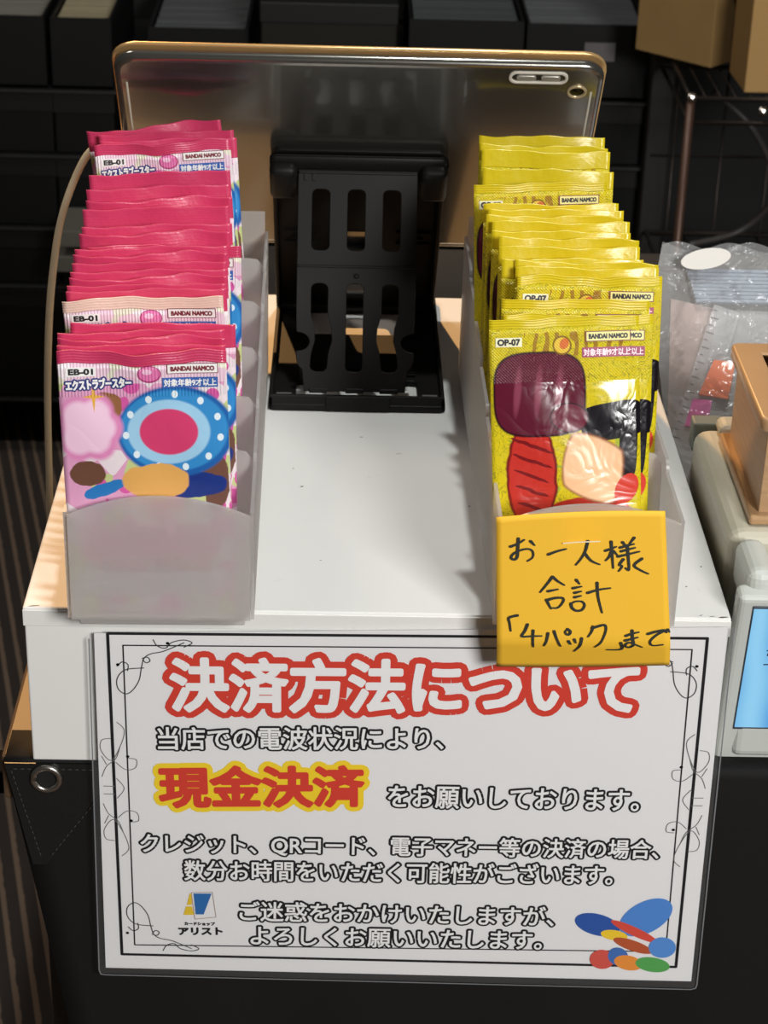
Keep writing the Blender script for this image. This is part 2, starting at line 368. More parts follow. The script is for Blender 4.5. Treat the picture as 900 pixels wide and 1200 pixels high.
storage_box(0.212, 0.364, -0.242, -0.148, 'open black box with a dull sticker, next to the shelf post, top row', cards_cols[3], label_card=True)
for ri in (1, 2, 3): storage_box(0.212, 0.364, rowz[ri][0], rowz[ri][1], 'black box beside the shelf post, right of the tablet, %s' % rown[ri])
for k, (x0, x1, z0, z1) in enumerate(((-0.364, -0.318, -0.415, -0.394), (-0.372, -0.322, -0.448, -0.428))):
    tag(link('card_bundle', box_mesh((x0, 1.60, z0), (x1 + 0.03, 1.69, z1), 0.001), mat('bundle_grey', (96, 92, 84), 0.6)), ['upper grey bundle of cards in the dark behind the left packs', 'lower grey bundle of cards in the dark behind the left packs'][k], 'cards', 'card bundles on the shelf')

# ------------------------------------------------------------------ wire rack and cartons at the upper right
rk = tag(empty('wire_rack', (0.56, 1.5, -0.75)), 'dark wire rack at the upper right beside the shelf post', 'rack')
wire = mat('rack_wire', (58, 52, 48), 0.35, metal=0.7); rust = mat('rack_post', (84, 60, 48), 0.4, metal=0.4)
for (x, y) in ((0.374, 1.42), (0.80, 1.42), (0.80, 1.655)):
    bm = bmesh.new(); tube(bm, [(x, y, -0.75), (x, y, -0.16)], 0.005, 10); child_world(link('post', bm_mesh(bm), rust), rk)
for z in (-0.158, -0.185, -0.40):
    bm = bmesh.new()
    for (a, b) in (((0.374, 1.42), (0.80, 1.42)), ((0.374, 1.655), (0.80, 1.655)), ((0.374, 1.42), (0.374, 1.655)), ((0.80, 1.42), (0.80, 1.655))): tube(bm, [(*a, z), (*b, z)], 0.0028, 6)
    if z != -0.185:
        n = 24 if z > -0.2 else 9
        for k in range(1, n): x = 0.374 + 0.415 * k / n; tube(bm, [(x, 1.42, z), (x, 1.655, z)], 0.0012, 5)
    child_world(link('wire_shelf', bm_mesh(bm), wire), rk)
bm = bmesh.new()
for k in range(7):
    x = 0.40 + 0.06 * k; tube(bm, [(x, 1.662, -0.75), (x, 1.662, -0.18)], 0.0016, 5)
for k in range(5): tube(bm, [(0.374, 1.662, -0.70 + 0.1 * k), (0.80, 1.662, -0.70 + 0.1 * k)], 0.0016, 5)
child_world(link('wire_back', bm_mesh(bm), wire), rk)
for x, z in ((0.374, -0.156), (0.455, -0.17), (0.374, -0.40)):
    bm = bmesh.new(); bmesh.ops.create_icosphere(bm, subdivisions=2, radius=0.006, matrix=Matrix.Translation((x, 1.417, z)))
    child_world(link('post_cap', bm_mesh(bm), mat('cap_metal', (200, 196, 190), 0.25, metal=1.0)), rk)
bm = bmesh.new(); tube(bm, spline([(0.43, 1.6, -0.20), (0.48, 1.58, -0.24), (0.52, 1.6, -0.32), (0.49, 1.62, -0.38), (0.42, 1.6, -0.395)]), 0.004, 8)
tag(link('looped_cable', bm_mesh(bm), mat('dim_cable', (66, 62, 60), 0.5)), 'dim grey cable looping inside the wire rack', 'cable')
kraft = mat('kraft_card', (142, 112, 66), 0.75, mottle=(20, (120, 92, 54), 0.4))
t = tag(empty('cardboard_carton', (0.411, 1.604, -0.152), (0, 0, radians(45))), 'brown cardboard carton turned corner-on, on the wire rack', 'carton')
link('body', box_mesh((-0.055, -0.055, 0), (0.055, 0.055, 0.13), 0.001), kraft, t)
t2 = Matrix.Translation((0, 0, 0.13))
link('flap', box_mesh((-0.055, -0.105, 0), (0.055, -0.056, 0.0025), 0.0, 2, t2 @ Matrix.Translation((0, -0.0, 0)) @ Matrix.Rotation(radians(0), 4, 'X')), kraft, t)
t = tag(empty('cardboard_carton', (0.522, 1.480, -0.154), (0, 0, radians(2))), 'paler brown cardboard carton with a flap, at the upper right edge', 'carton')
link('body', box_mesh((-0.088, -0.043, 0), (0.088, 0.043, 0.105), 0.001), mat('kraft_pale', (176, 138, 84), 0.75), t)
link('flap', box_mesh((-0.062, -0.0455, 0.02), (0.087, -0.0435, 0.105), 0.0, 2), mat('kraft_flap', (190, 152, 96), 0.75), t)
tag(link('white_roll', box_mesh((0.445, 1.455, -0.0485), (0.54, 1.49, -0.034), 0.005, 3), mat('roll_white', (150, 150, 150), 0.5)), 'small white wrapped bundle on top of the carton, at the upper right corner', 'bundle')

# ------------------------------------------------------------------ tablet on its stand
UP = Vector((0, -0.5736, 0.8192)); NB = Vector((0, -0.8192, -0.5736)); RT = Vector((1, 0, 0))
TM = Matrix(((1, 0, 0, -0.0045), (0, UP.y, NB.y, 0.345), (0, UP.z, NB.z, 0.058), (0, 0, 0, 1)))   # local x right, y up the tablet, z out of its back
HW, HT, TK = 0.1305, 0.166, 0.0085
tab = tag(empty('tablet_computer'), 'silver tablet in a clear case, seen from its back on the black stand', 'tablet'); tab.matrix_world = TM
def slab(x0, y0, x1, y1, r, z0, z1, edge, n=6, seg=4):
    bm = bmesh.new(); rings = []
    for k in range(seg + 1):
        a = pi / 2 * k / seg; ins = edge * (1 - cos(pi / 2 - a)) if edge else 0
        rings.append((edge * (1 - sin(a)) if False else edge * (1 - cos(a)), 0))
    prof = [(edge * (1 - sin(pi / 2 * k / seg)), z0 + edge * (1 - cos(pi / 2 * k / seg))) for k in range(seg + 1)] + [(edge * (1 - cos(pi / 2 * k / seg)), z1 - edge + edge * sin(pi / 2 * k / seg)) for k in range(seg + 1)]
    vr = []
    for ins, z in prof:
        vr.append([bm.verts.new((x, y, z)) for x, y in rrect(x0 + ins, y0 + ins, x1 - ins, y1 - ins, max(r - ins, 0.0005), n)])
    N = len(vr[0])
    for A, B in zip(vr, vr[1:]):
        for k in range(N): bm.faces.new((A[k], A[(k + 1) % N], B[(k + 1) % N], B[k])).smooth = True
    bm.faces.new(vr[0][::-1]); bm.faces.new(vr[-1]); bmesh.ops.remove_doubles(bm, verts=bm.verts[:], dist=1e-6); bmesh.ops.recalc_face_normals(bm, faces=bm.faces[:])
    return bm_mesh(bm)
alu = mat('tablet_metal', (132, 129, 122), 0.2, metal=0.9, coat=1.0)
alu.node_tree.nodes['Principled BSDF'].inputs['Coat Roughness'].default_value = 0.06
link('back_shell', slab(-HW, 0, HW, HT, 0.012, -0.0035, 0.0042, 0.0036), alu, tab)
gold = mat('case_rim', (214, 176, 120), 0.25, metal=0.6)
link('case_rim', curve_plate([rrect(-HW - 0.001, -0.001, HW + 0.001, HT + 0.001, 0.013), rrect(-HW + 0.0035, 0.0035, HW - 0.0035, HT - 0.0035, 0.0095)], 0.001, 0.0006), gold, tab).location = (0, 0, -0.0046)
link('screen', box_mesh((-HW + 0.012, 0.009, -0.0046), (HW - 0.012, HT - 0.009, -0.0037)), mat('screen_glass', (10, 10, 12), 0.1), tab)
bm = bmesh.new(); tube(bm, [(-HW + 0.010, -0.0008, 0.0022), (HW - 0.010, -0.0008, 0.0022)], 0.0012, 8); link('case_bottom_highlight', bm_mesh(bm), mat('case_highlight', (226, 218, 198), 0.35), tab)  # cream colour stands in for light caught by the clear case lip
clear = mat('clear_case', (170, 165, 150), 0.15, coat=0.5)
px, py = 0.0950, HT - 0.0085
o = link('volume_frame', curve_plate([rrect(px - 0.0155, py - 0.0048, px + 0.0155, py + 0.0040, 0.004), rrect(px - 0.0145, py - 0.0039, px + 0.0145, py + 0.0031, 0.0033)], 0.0008, 0.0003), mat('frame_line', (206, 202, 190), 0.25), tab); o.location.z = 0.0044
for s in (-1, 1):
    b = link('volume_button', slab(px + s * 0.0065 - 0.0052, py - 0.002, px + s * 0.0065 + 0.0052, py + 0.0018, 0.0018, 0.0038, 0.0056, 0.0007), mat('button_metal', (190, 188, 178), 0.25, metal=0.6), tab)
cxm, cym = 0.1165, HT - 0.0195
bm = bmesh.new(); tube(bm, [(cxm + 0.0047 * cos(2 * pi * k / 28), cym + 0.0043 * sin(2 * pi * k / 28), 0.0046) for k in range(29)], 0.0009, 8, cap=False)
ring = link('camera_ring', bm_mesh(bm), mat('camera_gold', (196, 178, 140), 0.25, metal=0.5), tab)
bm = bmesh.new(); bm.faces.new([bm.verts.new((cxm + 0.0042 * cos(2 * pi * k / 24), cym + 0.0038 * sin(2 * pi * k / 24), 0.0045)) for k in range(24)])
lens = link('camera_lens', bm_mesh(bm), mat('lens_black', (10, 10, 12), 0.08), tab)
for s in (-1, 1):
    bm = bmesh.new(); tube(bm, [(s * (HW - 0.0062), 0.01, 0.0042), (s * (HW - 0.0062), HT - 0.02, 0.0042)], 0.0006, 6)
    link('case_ridge', bm_mesh(bm), mat('ridge_line', (170, 164, 148), 0.3), tab)

# charging cable
P0 = TM @ Vector((-HW - 0.002, 0.088, 0))
cab = tag(empty('charging_cable', P0), 'cream charging cable curving down from the left edge of the tablet', 'cable')
bm = bmesh.new(); tube(bm, [Vector(p) - P0 for p in spline([P0 + Vector((-0.0075, 0, 0)), (-0.1545, 0.294, 0.1245), (-0.1630, 0.290, 0.110), (-0.1710, 0.285, 0.088), (-0.1755, 0.28, 0.064), (-0.1790, 0.275, 0.034), (-0.1815, 0.27, -0.01), (-0.1825, 0.265, -0.06), (-0.183, 0.26, -0.13), (-0.184, 0.26, -0.3), (-0.19, 0.3, -0.55), (-0.2, 0.4, -0.745)], 6)], 0.0021, 10)
cream = mat('cable_cream', (214, 200, 168), 0.5)
link('cord', bm_mesh(bm), cream, cab)
bm = bmesh.new(); tube(bm, [(-0.009, 0, 0), (0.001, 0, 0)], 0.0030, 12); link('plug', bm_mesh(bm), mat('plug_white', (225, 220, 208), 0.4), cab)

# stand
blp = mat('stand_plastic', (21, 20, 19), 0.5, spec=0.2, bump=(700, 0.08, 0.0003))
std = tag(empty('tablet_stand', (-0.003, 0.30, 0)), 'black folding stand with a slotted prop, holding up the tablet', 'stand')
X0, X1, Y0, Y1 = -0.0515, 0.0465, 0.223, 0.392
base = curve_plate([rrect(X0, Y0, X1, Y1, 0.003), rrect(-0.0375, 0.2345, 0.0325, 0.258, 0.003), rrect(-0.034, 0.325, 0.029, 0.384, 0.003)], 0.0030, 0.0006)
base.transform(Matrix.Translation((0, 0, 0.0022)))
bm = bmesh.new(); bm.from_mesh(base); bpy.data.meshes.remove(base)
for lo, hi in (((X0, Y0, 0.001), (X1, Y0 + 0.0025, 0.0095)), ((X0, Y0, 0.001), (X0 + 0.0022, Y1, 0.0085)), ((X1 - 0.0022, Y0, 0.001), (X1, Y1, 0.0085)), ((-0.02, Y0 - 0.0012, 0.001), (0.016, Y0 + 0.002, 0.0095))): bx(bm, lo, hi, 0.0006)
child_world(link('base', bm_mesh(bm), blp), std)
for x in (-0.0435, 0.0385): child_world(link('rubber_pad', box_mesh((x - 0.0045, 0.2265, 0.004), (x + 0.0045, 0.2335, 0.0068), 0.0008), mat('pad_grey', (104, 102, 98), 0.7)), std)
# plate under the tablet: hinge at the back of the base, leaning towards the customer
PB = Vector((-0.0035, 0.3745, 0.0075))
plate_len = 0.154
PM = Matrix(((1, 0, 0, PB.x), (0, UP.y, NB.y, PB.y), (0, UP.z, NB.z, PB.z), (0, 0, 0, 1))) @ Matrix.Translation((0, 0, 0.0028))
pl = curve_plate([rrect(-0.0475, 0.0, 0.0475, plate_len, 0.004), rrect(-0.014, 0.012, 0.014, 0.046, 0.003), rrect(-0.014, 0.060, 0.014, 0.078, 0.003)], 0.0020, 0.0003)
bm = bmesh.new(); bm.from_mesh(pl); bpy.data.meshes.remove(pl)
for s in (-1, 1): bx(bm, (s * 0.0475 - 0.0012, 0.0, -0.002), (s * 0.0475 + 0.0012, 0.132, 0.0062), 0.0006)
for s in (-1, 1):
    bx(bm, (s * 0.033 - 0.010, 0.067, 0.001), (s * 0.033 + 0.010, 0.0685, 0.0028)); bx(bm, (s * 0.033 - 0.010, 0.078, 0.001), (s * 0.033 + 0.010, 0.0795, 0.0028)); bx(bm, (s * 0.033 - 0.006, 0.072, 0.001), (s * 0.033 + 0.006, 0.0735, 0.003))
bm2 = bm_mesh(bm); bm2.transform(PM); child_world(link('support_plate', bm2, blp), std)
# rounded lip where the prop hooks in, on each side of it
bm = bmesh.new()
for lo, hi in (((-0.0500, 0.122, 0.0005), (-0.0345, 0.149, 0.0125)), ((0.0345, 0.122, 0.0005), (0.0500, 0.149, 0.0125)), ((-0.0500, 0.138, 0.0005), (0.0500, 0.153, 0.0060))): bx(bm, lo, hi, 0.004, 4)
m3 = bm_mesh(bm); m3.transform(PM); child_world(link('hinge_lip', m3, blp, smooth=True), std)
bm = bmesh.new(); bx(bm, (-0.0475, -0.006, -0.003), (0.0475, 0.004, 0.006), 0.002, 3); m3 = bm_mesh(bm); m3.transform(PM); child_world(link('hinge_bar', m3, blp), std)
bm = bmesh.new(); bx(bm, (-0.045, 0.055, -0.016), (0.045, 0.0585, -0.001), 0.0008); m3 = bm_mesh(bm); m3.transform(PM); child_world(link('tablet_ledge', m3, blp), std)
# slotted prop
A = Vector((-0.0040, 0.2365, 0.0065)); B = Vector((-0.0035, 0.2885, 0.1230)); L_ = (B - A).length
pu = (B - A).normalized(); pn = Vector((0, -pu.z, pu.y))
SM = Matrix(((1, 0, 0, A.x), (0, pu.y, pn.y, A.y), (0, pu.z, pn.z, A.z), (0, 0, 0, 1)))
def notch_side(s):
    pts = [(0.0245, 0.0), (0.0250, 0.006), (0.0255, 0.012), (0.0275, 0.014), (0.0285, 0.018), (0.0285, 0.022)]
    for k in range(9): a = radians(-90 + 22.5 * k); pts.append((0.0282 - 0.0062 * cos(a), 0.0275 + 0.0055 * sin(a)))
    pts += [(0.0285, 0.0335), (0.0288, 0.045), (0.0288, L_ - 0.001)]
    return [(s * x, y) for x, y in pts]
outl = notch_side(1) + notch_side(-1)[::-1]
slots = []
for x in (-0.0178, -0.0005, 0.0168): slots.append(rrect(x - 0.0046, 0.0785, x + 0.0046, 0.1130, 0.003))
def low_slot(x, s):
    pts = rrect(x - 0.0044, 0.0105, x + 0.0044, 0.0605, 0.0034)
    out = []
    for (a, b) in pts:
        out.append((a, b))
    return [(a + s * 0.0030 * max(0, 1 - abs((b - 0.031) / 0.012)), b) for a, b in refine(out)]
def refine(p, k=6):
    out = []
    for (a, b), (c, e) in zip(p, p[1:] + p[:1]):
        n = k if math.hypot(c - a, e - b) > 0.01 else 1
        for j in range(n): out.append((a + (c - a) * j / n, b + (e - b) * j / n))
    return out
slots += [low_slot(-0.0178, 1), low_slot(-0.0005, 0), low_slot(0.0168, -1)]
pr = curve_plate([outl] + slots, 0.0022, 0.0003)
bm = bmesh.new(); bm.from_mesh(pr); bpy.data.meshes.remove(pr)
bx(bm, (-0.0288, 0.0690, 0.0008), (0.0288, 0.0704, 0.0024), 0.0004); bx(bm, (-0.0288, L_ - 0.0065, 0.0006), (0.0288, L_ - 0.0050, 0.0024), 0.0004); bx(bm, (-0.0288, L_ - 0.003, -0.0015), (0.0288, L_ + 0.0015, 0.0022), 0.001)
bx(bm, (-0.0205, L_ - 0.001, -0.001), (0.021, L_ + 0.0028, 0.0016), 0.0006)
for x in (-0.0255, -0.0215): bx(bm, (x - 0.001, L_ - 0.0105, 0.0009), (x + 0.001, L_ - 0.0055, 0.0017), 0.0004)
bmesh.ops.create_uvsphere(bm, u_segments=12, v_segments=6, radius=0.0016, matrix=Matrix.Translation((0.0, 0.0645, 0.0008)))
for x in (-0.0178, 0, 0.0168): bx(bm, (x - 0.0045, -0.0012, -0.001), (x + 0.0045, 0.0015, 0.003), 0.0005)
m3 = bm_mesh(bm); m3.transform(SM @ Matrix.Diagonal((1.15, 1, 1, 1))); prop = child_world(link('slotted_prop', m3, blp), std)
bm = bmesh.new()
for y in (0.2625, 0.266, 0.2695): bx(bm, (-0.036, y, 0.004), (0.031, y + 0.0016, 0.006), 0.0004)
child_world(link('notch_rack', bm_mesh(bm), blp), std)
tag(link('folded_paper', box_mesh((-0.0375, 0.2355, 0.0002), (0.0325, 0.2575, 0.0005)), mat('plain_paper', (216, 216, 212), 0.7)), 'white slip of paper showing through the base of the tablet stand', 'paper')

# ------------------------------------------------------------------ frosted stepped pack holders
def frosted(name, rgb):
    g = NG(name); nt = g.nt; nt.nodes.remove(g.b); out = [n for n in nt.nodes if n.type == 'OUTPUT_MATERIAL'][0]
    di = g.n('ShaderNodeBsdfDiffuse'); di.inputs[0].default_value = c4(*rgb)
    tl = g.n('ShaderNodeBsdfTranslucent'); tl.inputs[0].default_value = c4(*rgb)
    rf = g.n('ShaderNodeBsdfRefraction'); rf.inputs['Roughness'].default_value = 0.14; rf.inputs['IOR'].default_value = 1.05
    tr = g.n('ShaderNodeBsdfTransparent')
    gl = g.n('ShaderNodeBsdfGlossy'); gl.inputs['Roughness'].default_value = 0.3
    def mixs(f, a, b):
        m = g.n('ShaderNodeMixShader'); m.inputs[0].default_value = f; nt.links.new(a.outputs[0], m.inputs[1]); nt.links.new(b.outputs[0], m.inputs[2]); return m
    s = mixs(0.5, di, tl); s = mixs(0.46, s, rf); s = mixs(0.10, s, tr); s = mixs(0.04, s, gl)
    nt.links.new(s.outputs[0], out.inputs['Surface']); return g.m
frost = frosted('frosted_plastic', (239, 236, 233))
TIER = [(-0.018 + 0.048 * i, 0.060 + 0.0055 * i) for i in range(6)]
YB = 0.272
AX = Matrix(((0, 0, 1, 0), (1, 0, 0, 0), (0, 1, 0, 0), (0, 0, 0, 1)))
def holder(name, x, hw, rz, label, lean):
    t = tag(empty(name, (x, 0, 0), (0, 0, rz)), label, 'card holder', 'frosted stepped pack holders')
    pts = [(TIER[0][0], 0.006), (YB, 0.006), (YB, TIER[5][1])]
    for i in range(5, -1, -1):
        y, z = TIER[i]; rr = 0.005
        if i > 0:
            for k in range(6): a = radians(90 + 90 * k / 5); pts.append((y + rr + rr * cos(a), z - rr + rr * sin(a)))
            pts.append((y, TIER[i - 1][1]))
        else: pts.append((y, z))
    for s in (-1, 1):
        bm = bmesh.new(); prism(bm, pts, 0.0016, Matrix.Translation((s * hw - 0.0008, 0, 0)) @ AX)
        link('side_wall', bm_mesh(bm), frost, t)
    def panel(y, zs, zc, z0, ln, r):
        w2 = hw - 0.0009; out = [(-w2, z0), (w2, z0)]
        arc = [(w2 - 2 * w2 * k / 24, zs + (zc - zs) * (1 - (1 - 2 * k / 24) ** 2)) for k in range(25)]
        if r:
            arc = [(a, b - r * (max(0, abs(a) - (w2 - r)) / r) ** 2) for a, b in arc]
        bm = bmesh.new(); prism(bm, out + arc, 0.0016)
        me = bm_mesh(bm); me.transform(Matrix.Translation((0, y, 0)) @ Matrix.Rotation(-ln, 4, 'X') @ Matrix.Rotation(radians(90), 4, 'X')); return me
    link('front_panel', panel(TIER[0][0], TIER[0][1] - 0.001, TIER[0][1] + 0.0085, 0.006, 0, 0), frost, t)
    for i in range(1, 6):
        y, z = TIER[i]; link('divider', panel(y, z, z, 0.009 + 0.068 * (y + 0.018), radians(lean), 0.005), frost, t)
    bm = bmesh.new(); bx(bm, (-hw + 0.0035, TIER[0][0] + 0.0035, 0.0003), (hw - 0.0035, YB - 0.004, 0.0062), 0.001)
    link('base_rim', bm_mesh(bm), frost, t)
    bm = bmesh.new(); prism(bm, [(TIER[0][0] + 0.0005, 0.0063), (YB - 0.001, 0.0063), (YB - 0.001, 0.0225), (TIER[0][0] + 0.0005, 0.0066)], 2 * hw - 0.0022, Matrix.Translation((-hw + 0.0011, 0, 0)) @ AX)
    link('ramp_floor', bm_mesh(bm), frost, t)
    bm = bmesh.new(); bx(bm, (-hw + 0.001, YB - 0.0017, 0.006), (hw - 0.001, YB - 0.0001, TIER[5][1] + 0.012), 0.0005); link('back_panel', bm_mesh(bm), frost, t)
    return t
holder('pack_holder', -0.0915, 0.0412, radians(0.9), 'frosted stepped plastic holder filled with pink packs, at the left', 5)
holder('pack_holder', 0.1005, 0.0405, radians(0.6), 'frosted stepped plastic holder filled with yellow packs, at the right', 13)

# ------------------------------------------------------------------ printed foil
def foil_finish(g, u, z, ribs_from, dots):
    tc = g.n('ShaderNodeTexCoord'); no = g.n('ShaderNodeTexNoise'); no.inputs['Scale'].default_value = 42; no.inputs['Detail'].default_value = 2.5; no.inputs['Distortion'].default_value = 1.2
    g.put(no.inputs['Vector'], tc.outputs['Object'])
    crumple = g.math('MULTIPLY', g.math('ABSOLUTE', g.math('SUBTRACT', no.outputs['Fac'], 0.5)), 0.0010 if dots else 0.0005)
    k = 2 * pi / 0.0014
    rib = g.math('SINE', g.math('MULTIPLY', u, k))
    if dots: rib = g.math('MULTIPLY', rib, g.math('SINE', g.math('MULTIPLY', z, k)))
    rib = g.math('MULTIPLY', g.math('MULTIPLY', rib, 0.00012), g.math('GREATER_THAN', z, ribs_from))
    bp = g.n('ShaderNodeBump'); bp.inputs['Strength'].default_value = 1.0; bp.inputs['Distance'].default_value = 1.0
    g.put(bp.inputs['Height'], g.math('ADD', crumple, rib)); g.put(g.b.inputs['Normal'], bp.outputs[0])
    g.b.inputs['Roughness'].default_value = 0.17 if dots else 0.32; g.b.inputs['Specular IOR Level'].default_value = 0.5; g.b.inputs['Coat Weight'].default_value = 0.0 if dots else 0.05; g.b.inputs['Coat Roughness'].default_value = 0.12
def coords(g, H, wob):
    tc = g.n('ShaderNodeTexCoord'); s = g.n('ShaderNodeSeparateXYZ'); g.put(s.inputs[0], tc.outputs['Object'])
    no = g.n('ShaderNodeTexNoise'); no.inputs['Scale'].default_value = 130; no.inputs['Detail'].default_value = 2; g.put(no.inputs['Vector'], tc.outputs['Object'])
    sc = g.n('ShaderNodeSeparateColor'); g.put(sc.inputs[0], no.outputs['Color'])
    z = s.outputs[2]; u0 = s.outputs[0]
    u = g.math('ADD', u0, g.math('MULTIPLY', g.math('SUBTRACT', sc.outputs[0], 0.5), wob)); w = g.math('ADD', g.math('SUBTRACT', H, z), g.math('MULTIPLY', g.math('SUBTRACT', sc.outputs[1], 0.5), wob))
    return tc, u0, z, u, w
PH, PW = 0.126, 0.073
YH, YW = 0.132, 0.0685
g = NG('pink_pack_print'); tc, u0, z0, u, w = coords(g, PH, 0.0035)
vo = g.n('ShaderNodeTexVoronoi'); vo.inputs['Scale'].default_value = 105; g.put(vo.inputs['Vector'], tc.outputs['Object'])
vs = g.n('ShaderNodeSeparateColor'); g.put(vs.inputs[0], vo.outputs['Color'])
n1 = g.n('ShaderNodeTexNoise'); n1.inputs['Scale'].default_value = 60; g.put(n1.inputs['Vector'], tc.outputs['Object'])
col = g.mix(g.math('GREATER_THAN', vs.outputs[0], 0.45), c4(236, 222, 228), c4(224, 160, 196))
col = g.mix(g.math('GREATER_THAN', vs.outputs[1], 0.80), col, c4(196, 206, 140))
petal = g.math('MULTIPLY', g.math('LESS_THAN', vo.outputs['Distance'], 0.42), g.math('GREATER_THAN', g.math('ADD', vs.outputs[2], g.math('MULTIPLY', u, 14)), 0.52))
col = g.mix(petal, col, c4(216, 92, 164))
def E_(cx, cy, rx, ry, rgb, ang=0.0, p=2.0, soft=0.06):
    global col; col = g.mix(g.ell(u, w, cx, cy, rx, ry, ang, soft, p), col, c4(*rgb))
def EP(cx, cy, rx, ry, rgb, ang=0.0, p=2.0, soft=0.06):
    global col; col = g.mix(g.ell(u0, g.math('SUBTRACT', g_H, z0), cx, cy, rx, ry, ang, soft, p), col, c4(*rgb))
g_H = PH
E_(0.030, 0.060, 0.006, 0.014, (112, 76, 62)); E_(-0.016, 0.024, 0.007, 0.006, (150, 100, 66), 0.5); E_(-0.026, 0.056, 0.008, 0.006, (110, 74, 58))
E_(0.020, 0.0615, 0.015, 0.0065, (28, 52, 128)); E_(-0.019, 0.0635, 0.010, 0.003, (40, 120, 190), -0.4)
EP(0.0135, 0.0365, 0.0255, 0.0212, (30, 96, 170)); EP(0.0128, 0.0360, 0.0235, 0.0190, (52, 140, 205)); EP(0.0105, 0.0365, 0.0180, 0.0150, (160, 206, 236)); EP(0.0105, 0.0365, 0.0128, 0.0108, (214, 64, 112))
for k in range(11):
    a = 2 * pi * k / 11 + 0.2; EP(0.0125 + 0.0208 * cos(a), 0.0363 + 0.0172 * sin(a), 0.0014, 0.0017, (226, 240, 248), 0, 2, 0.2)
E_(0.004, 0.0595, 0.0150, 0.0085, (224, 168, 92)); 
for cx, cy, r_ in ((-0.0285, 0.028, 0.0078), (-0.0205, 0.0265, 0.0075), (-0.0165, 0.034, 0.0072), (-0.0205, 0.041, 0.0078), (-0.029, 0.0415, 0.0078), (-0.0325, 0.0345, 0.007)): EP(cx, cy, r_, r_ * 1.05, (226, 140, 190), 0, 2, 0.25)
for cx, cy, r_ in ((-0.0285, 0.0285, 0.0064), (-0.021, 0.0275, 0.0062), (-0.0185, 0.034, 0.006), (-0.0215, 0.0395, 0.0064), (-0.029, 0.040, 0.0066), (-0.026, 0.034, 0.009)): EP(cx, cy, r_, r_, (246, 206, 230), 0, 2, 0.35)
EP(-0.0215, 0.020, 0.0009, 0.007, (232, 176, 80), 0, 1.1); EP(-0.0215, 0.020, 0.005, 0.0009, (232, 176, 80), 0, 1.1)
E_(0.0, 0.090, 0.031, 0.010, (214, 128, 168), 0, 4); E_(0.0, 0.108, 0.034, 0.007, (222, 214, 224), 0, 4)
col = g.mix(g.math('MULTIPLY', g.math('LESS_THAN', g.math('SUBTRACT', PH, z0), 0.014), 0.55), col, c4(240, 226, 232))
EP(0.003, 0.0098, 0.0052, 0.0040, (176, 60, 120)); EP(0.003, 0.0096, 0.0046, 0.0034, (228, 120, 176)); EP(0.0022, 0.0088, 0.0022, 0.0012, (246, 196, 222))
g.put(g.b.inputs['Base Color'], col); foil_finish(g, u0, z0, PH - 0.020, False); pink_print = g.m

g = NG('yellow_pack_print'); tc, u0, z0, u, w = coords(g, YH, 0.0025); g_H = YH
n1 = g.n('ShaderNodeTexNoise'); n1.inputs['Scale'].default_value = 160; n1.inputs['Detail'].default_value = 3; n1.inputs['Distortion'].default_value = 2; g.put(n1.inputs['Vector'], tc.outputs['Object'])
line = g.math('LESS_THAN', g.math('ABSOLUTE', g.math('SUBTRACT', n1.outputs['Fac'], 0.5)), 0.016)
col = g.mix(g.math('MULTIPLY', line, 0.55), c4(210, 190, 30), c4(96, 110, 36))
n2 = g.n('ShaderNodeTexNoise'); n2.inputs['Scale'].default_value = 90; g.put(n2.inputs['Vector'], tc.outputs['Object'])
col = g.mix(g.math('MULTIPLY', g.math('GREATER_THAN', n2.outputs['Fac'], 0.6), g.math('MULTIPLY', g.math('GREATER_THAN', w, 0.055), 0.6)), col, c4(132, 168, 60))
v2 = g.n('ShaderNodeTexWave'); v2.inputs['Scale'].default_value = 55; v2.inputs['Distortion'].default_value = 7; v2.inputs['Detail'].default_value = 2; g.put(v2.inputs['Vector'], tc.outputs['Object'])
hd = g.math('MULTIPLY', g.band(w, 0.0065, 0.0175), g.band(u, -0.019, 0.030))
col = g.mix(g.math('MULTIPLY', g.math('MULTIPLY', g.math('GREATER_THAN', v2.outputs['Fac'], 0.70), hd), 0.75), col, c4(140, 84, 36))
E_(0.010, 0.090, 0.020, 0.008, (176, 44, 34)); E_(-0.016, 0.072, 0.0118, 0.026, (120, 26, 24)); E_(-0.016, 0.072, 0.0105, 0.0245, (190, 48, 38)); 
for k in range(5): E_(-0.016, 0.058 + 0.007 * k, 0.0105 - 0.0008 * k, 0.0008, (118, 22, 26), 0.35, 2)
EP(0.0215, 0.0475, 0.0150, 0.0085, (20, 16, 22), -0.15, 4); EP(0.0285, 0.0600, 0.0042, 0.0140, (22, 18, 24), 0.05, 4)
EP(0.0120, 0.0690, 0.0158, 0.0188, (150, 92, 60), -0.5, 1.35); EP(0.0120, 0.0690, 0.0148, 0.0178, (238, 190, 146), -0.5, 1.35)
EP(0.0275, 0.0790, 0.0050, 0.0075, (206, 62, 48), 0.5)
EP(-0.0118, 0.0345, 0.0212, 0.0195, (40, 10, 22), 0, 3.4); EP(-0.0118, 0.0345, 0.0203, 0.0186, (92, 24, 44), 0, 3.4)
for k in range(3): EP(-0.022 + 0.0095 * k, 0.033, 0.0016, 0.0105, (132, 60, 80), 0.1, 2, 0.6)
EP(0.0015, 0.0455, 0.0090, 0.0070, (50, 12, 26), 0.1); EP(0.0015, 0.0455, 0.0082, 0.0063, (104, 30, 50), 0.1)
EP(-0.0085, 0.0925, 0.0048, 0.0050, (200, 196, 200)); EP(-0.0085, 0.0925, 0.0026, 0.0027, (170, 46, 40))
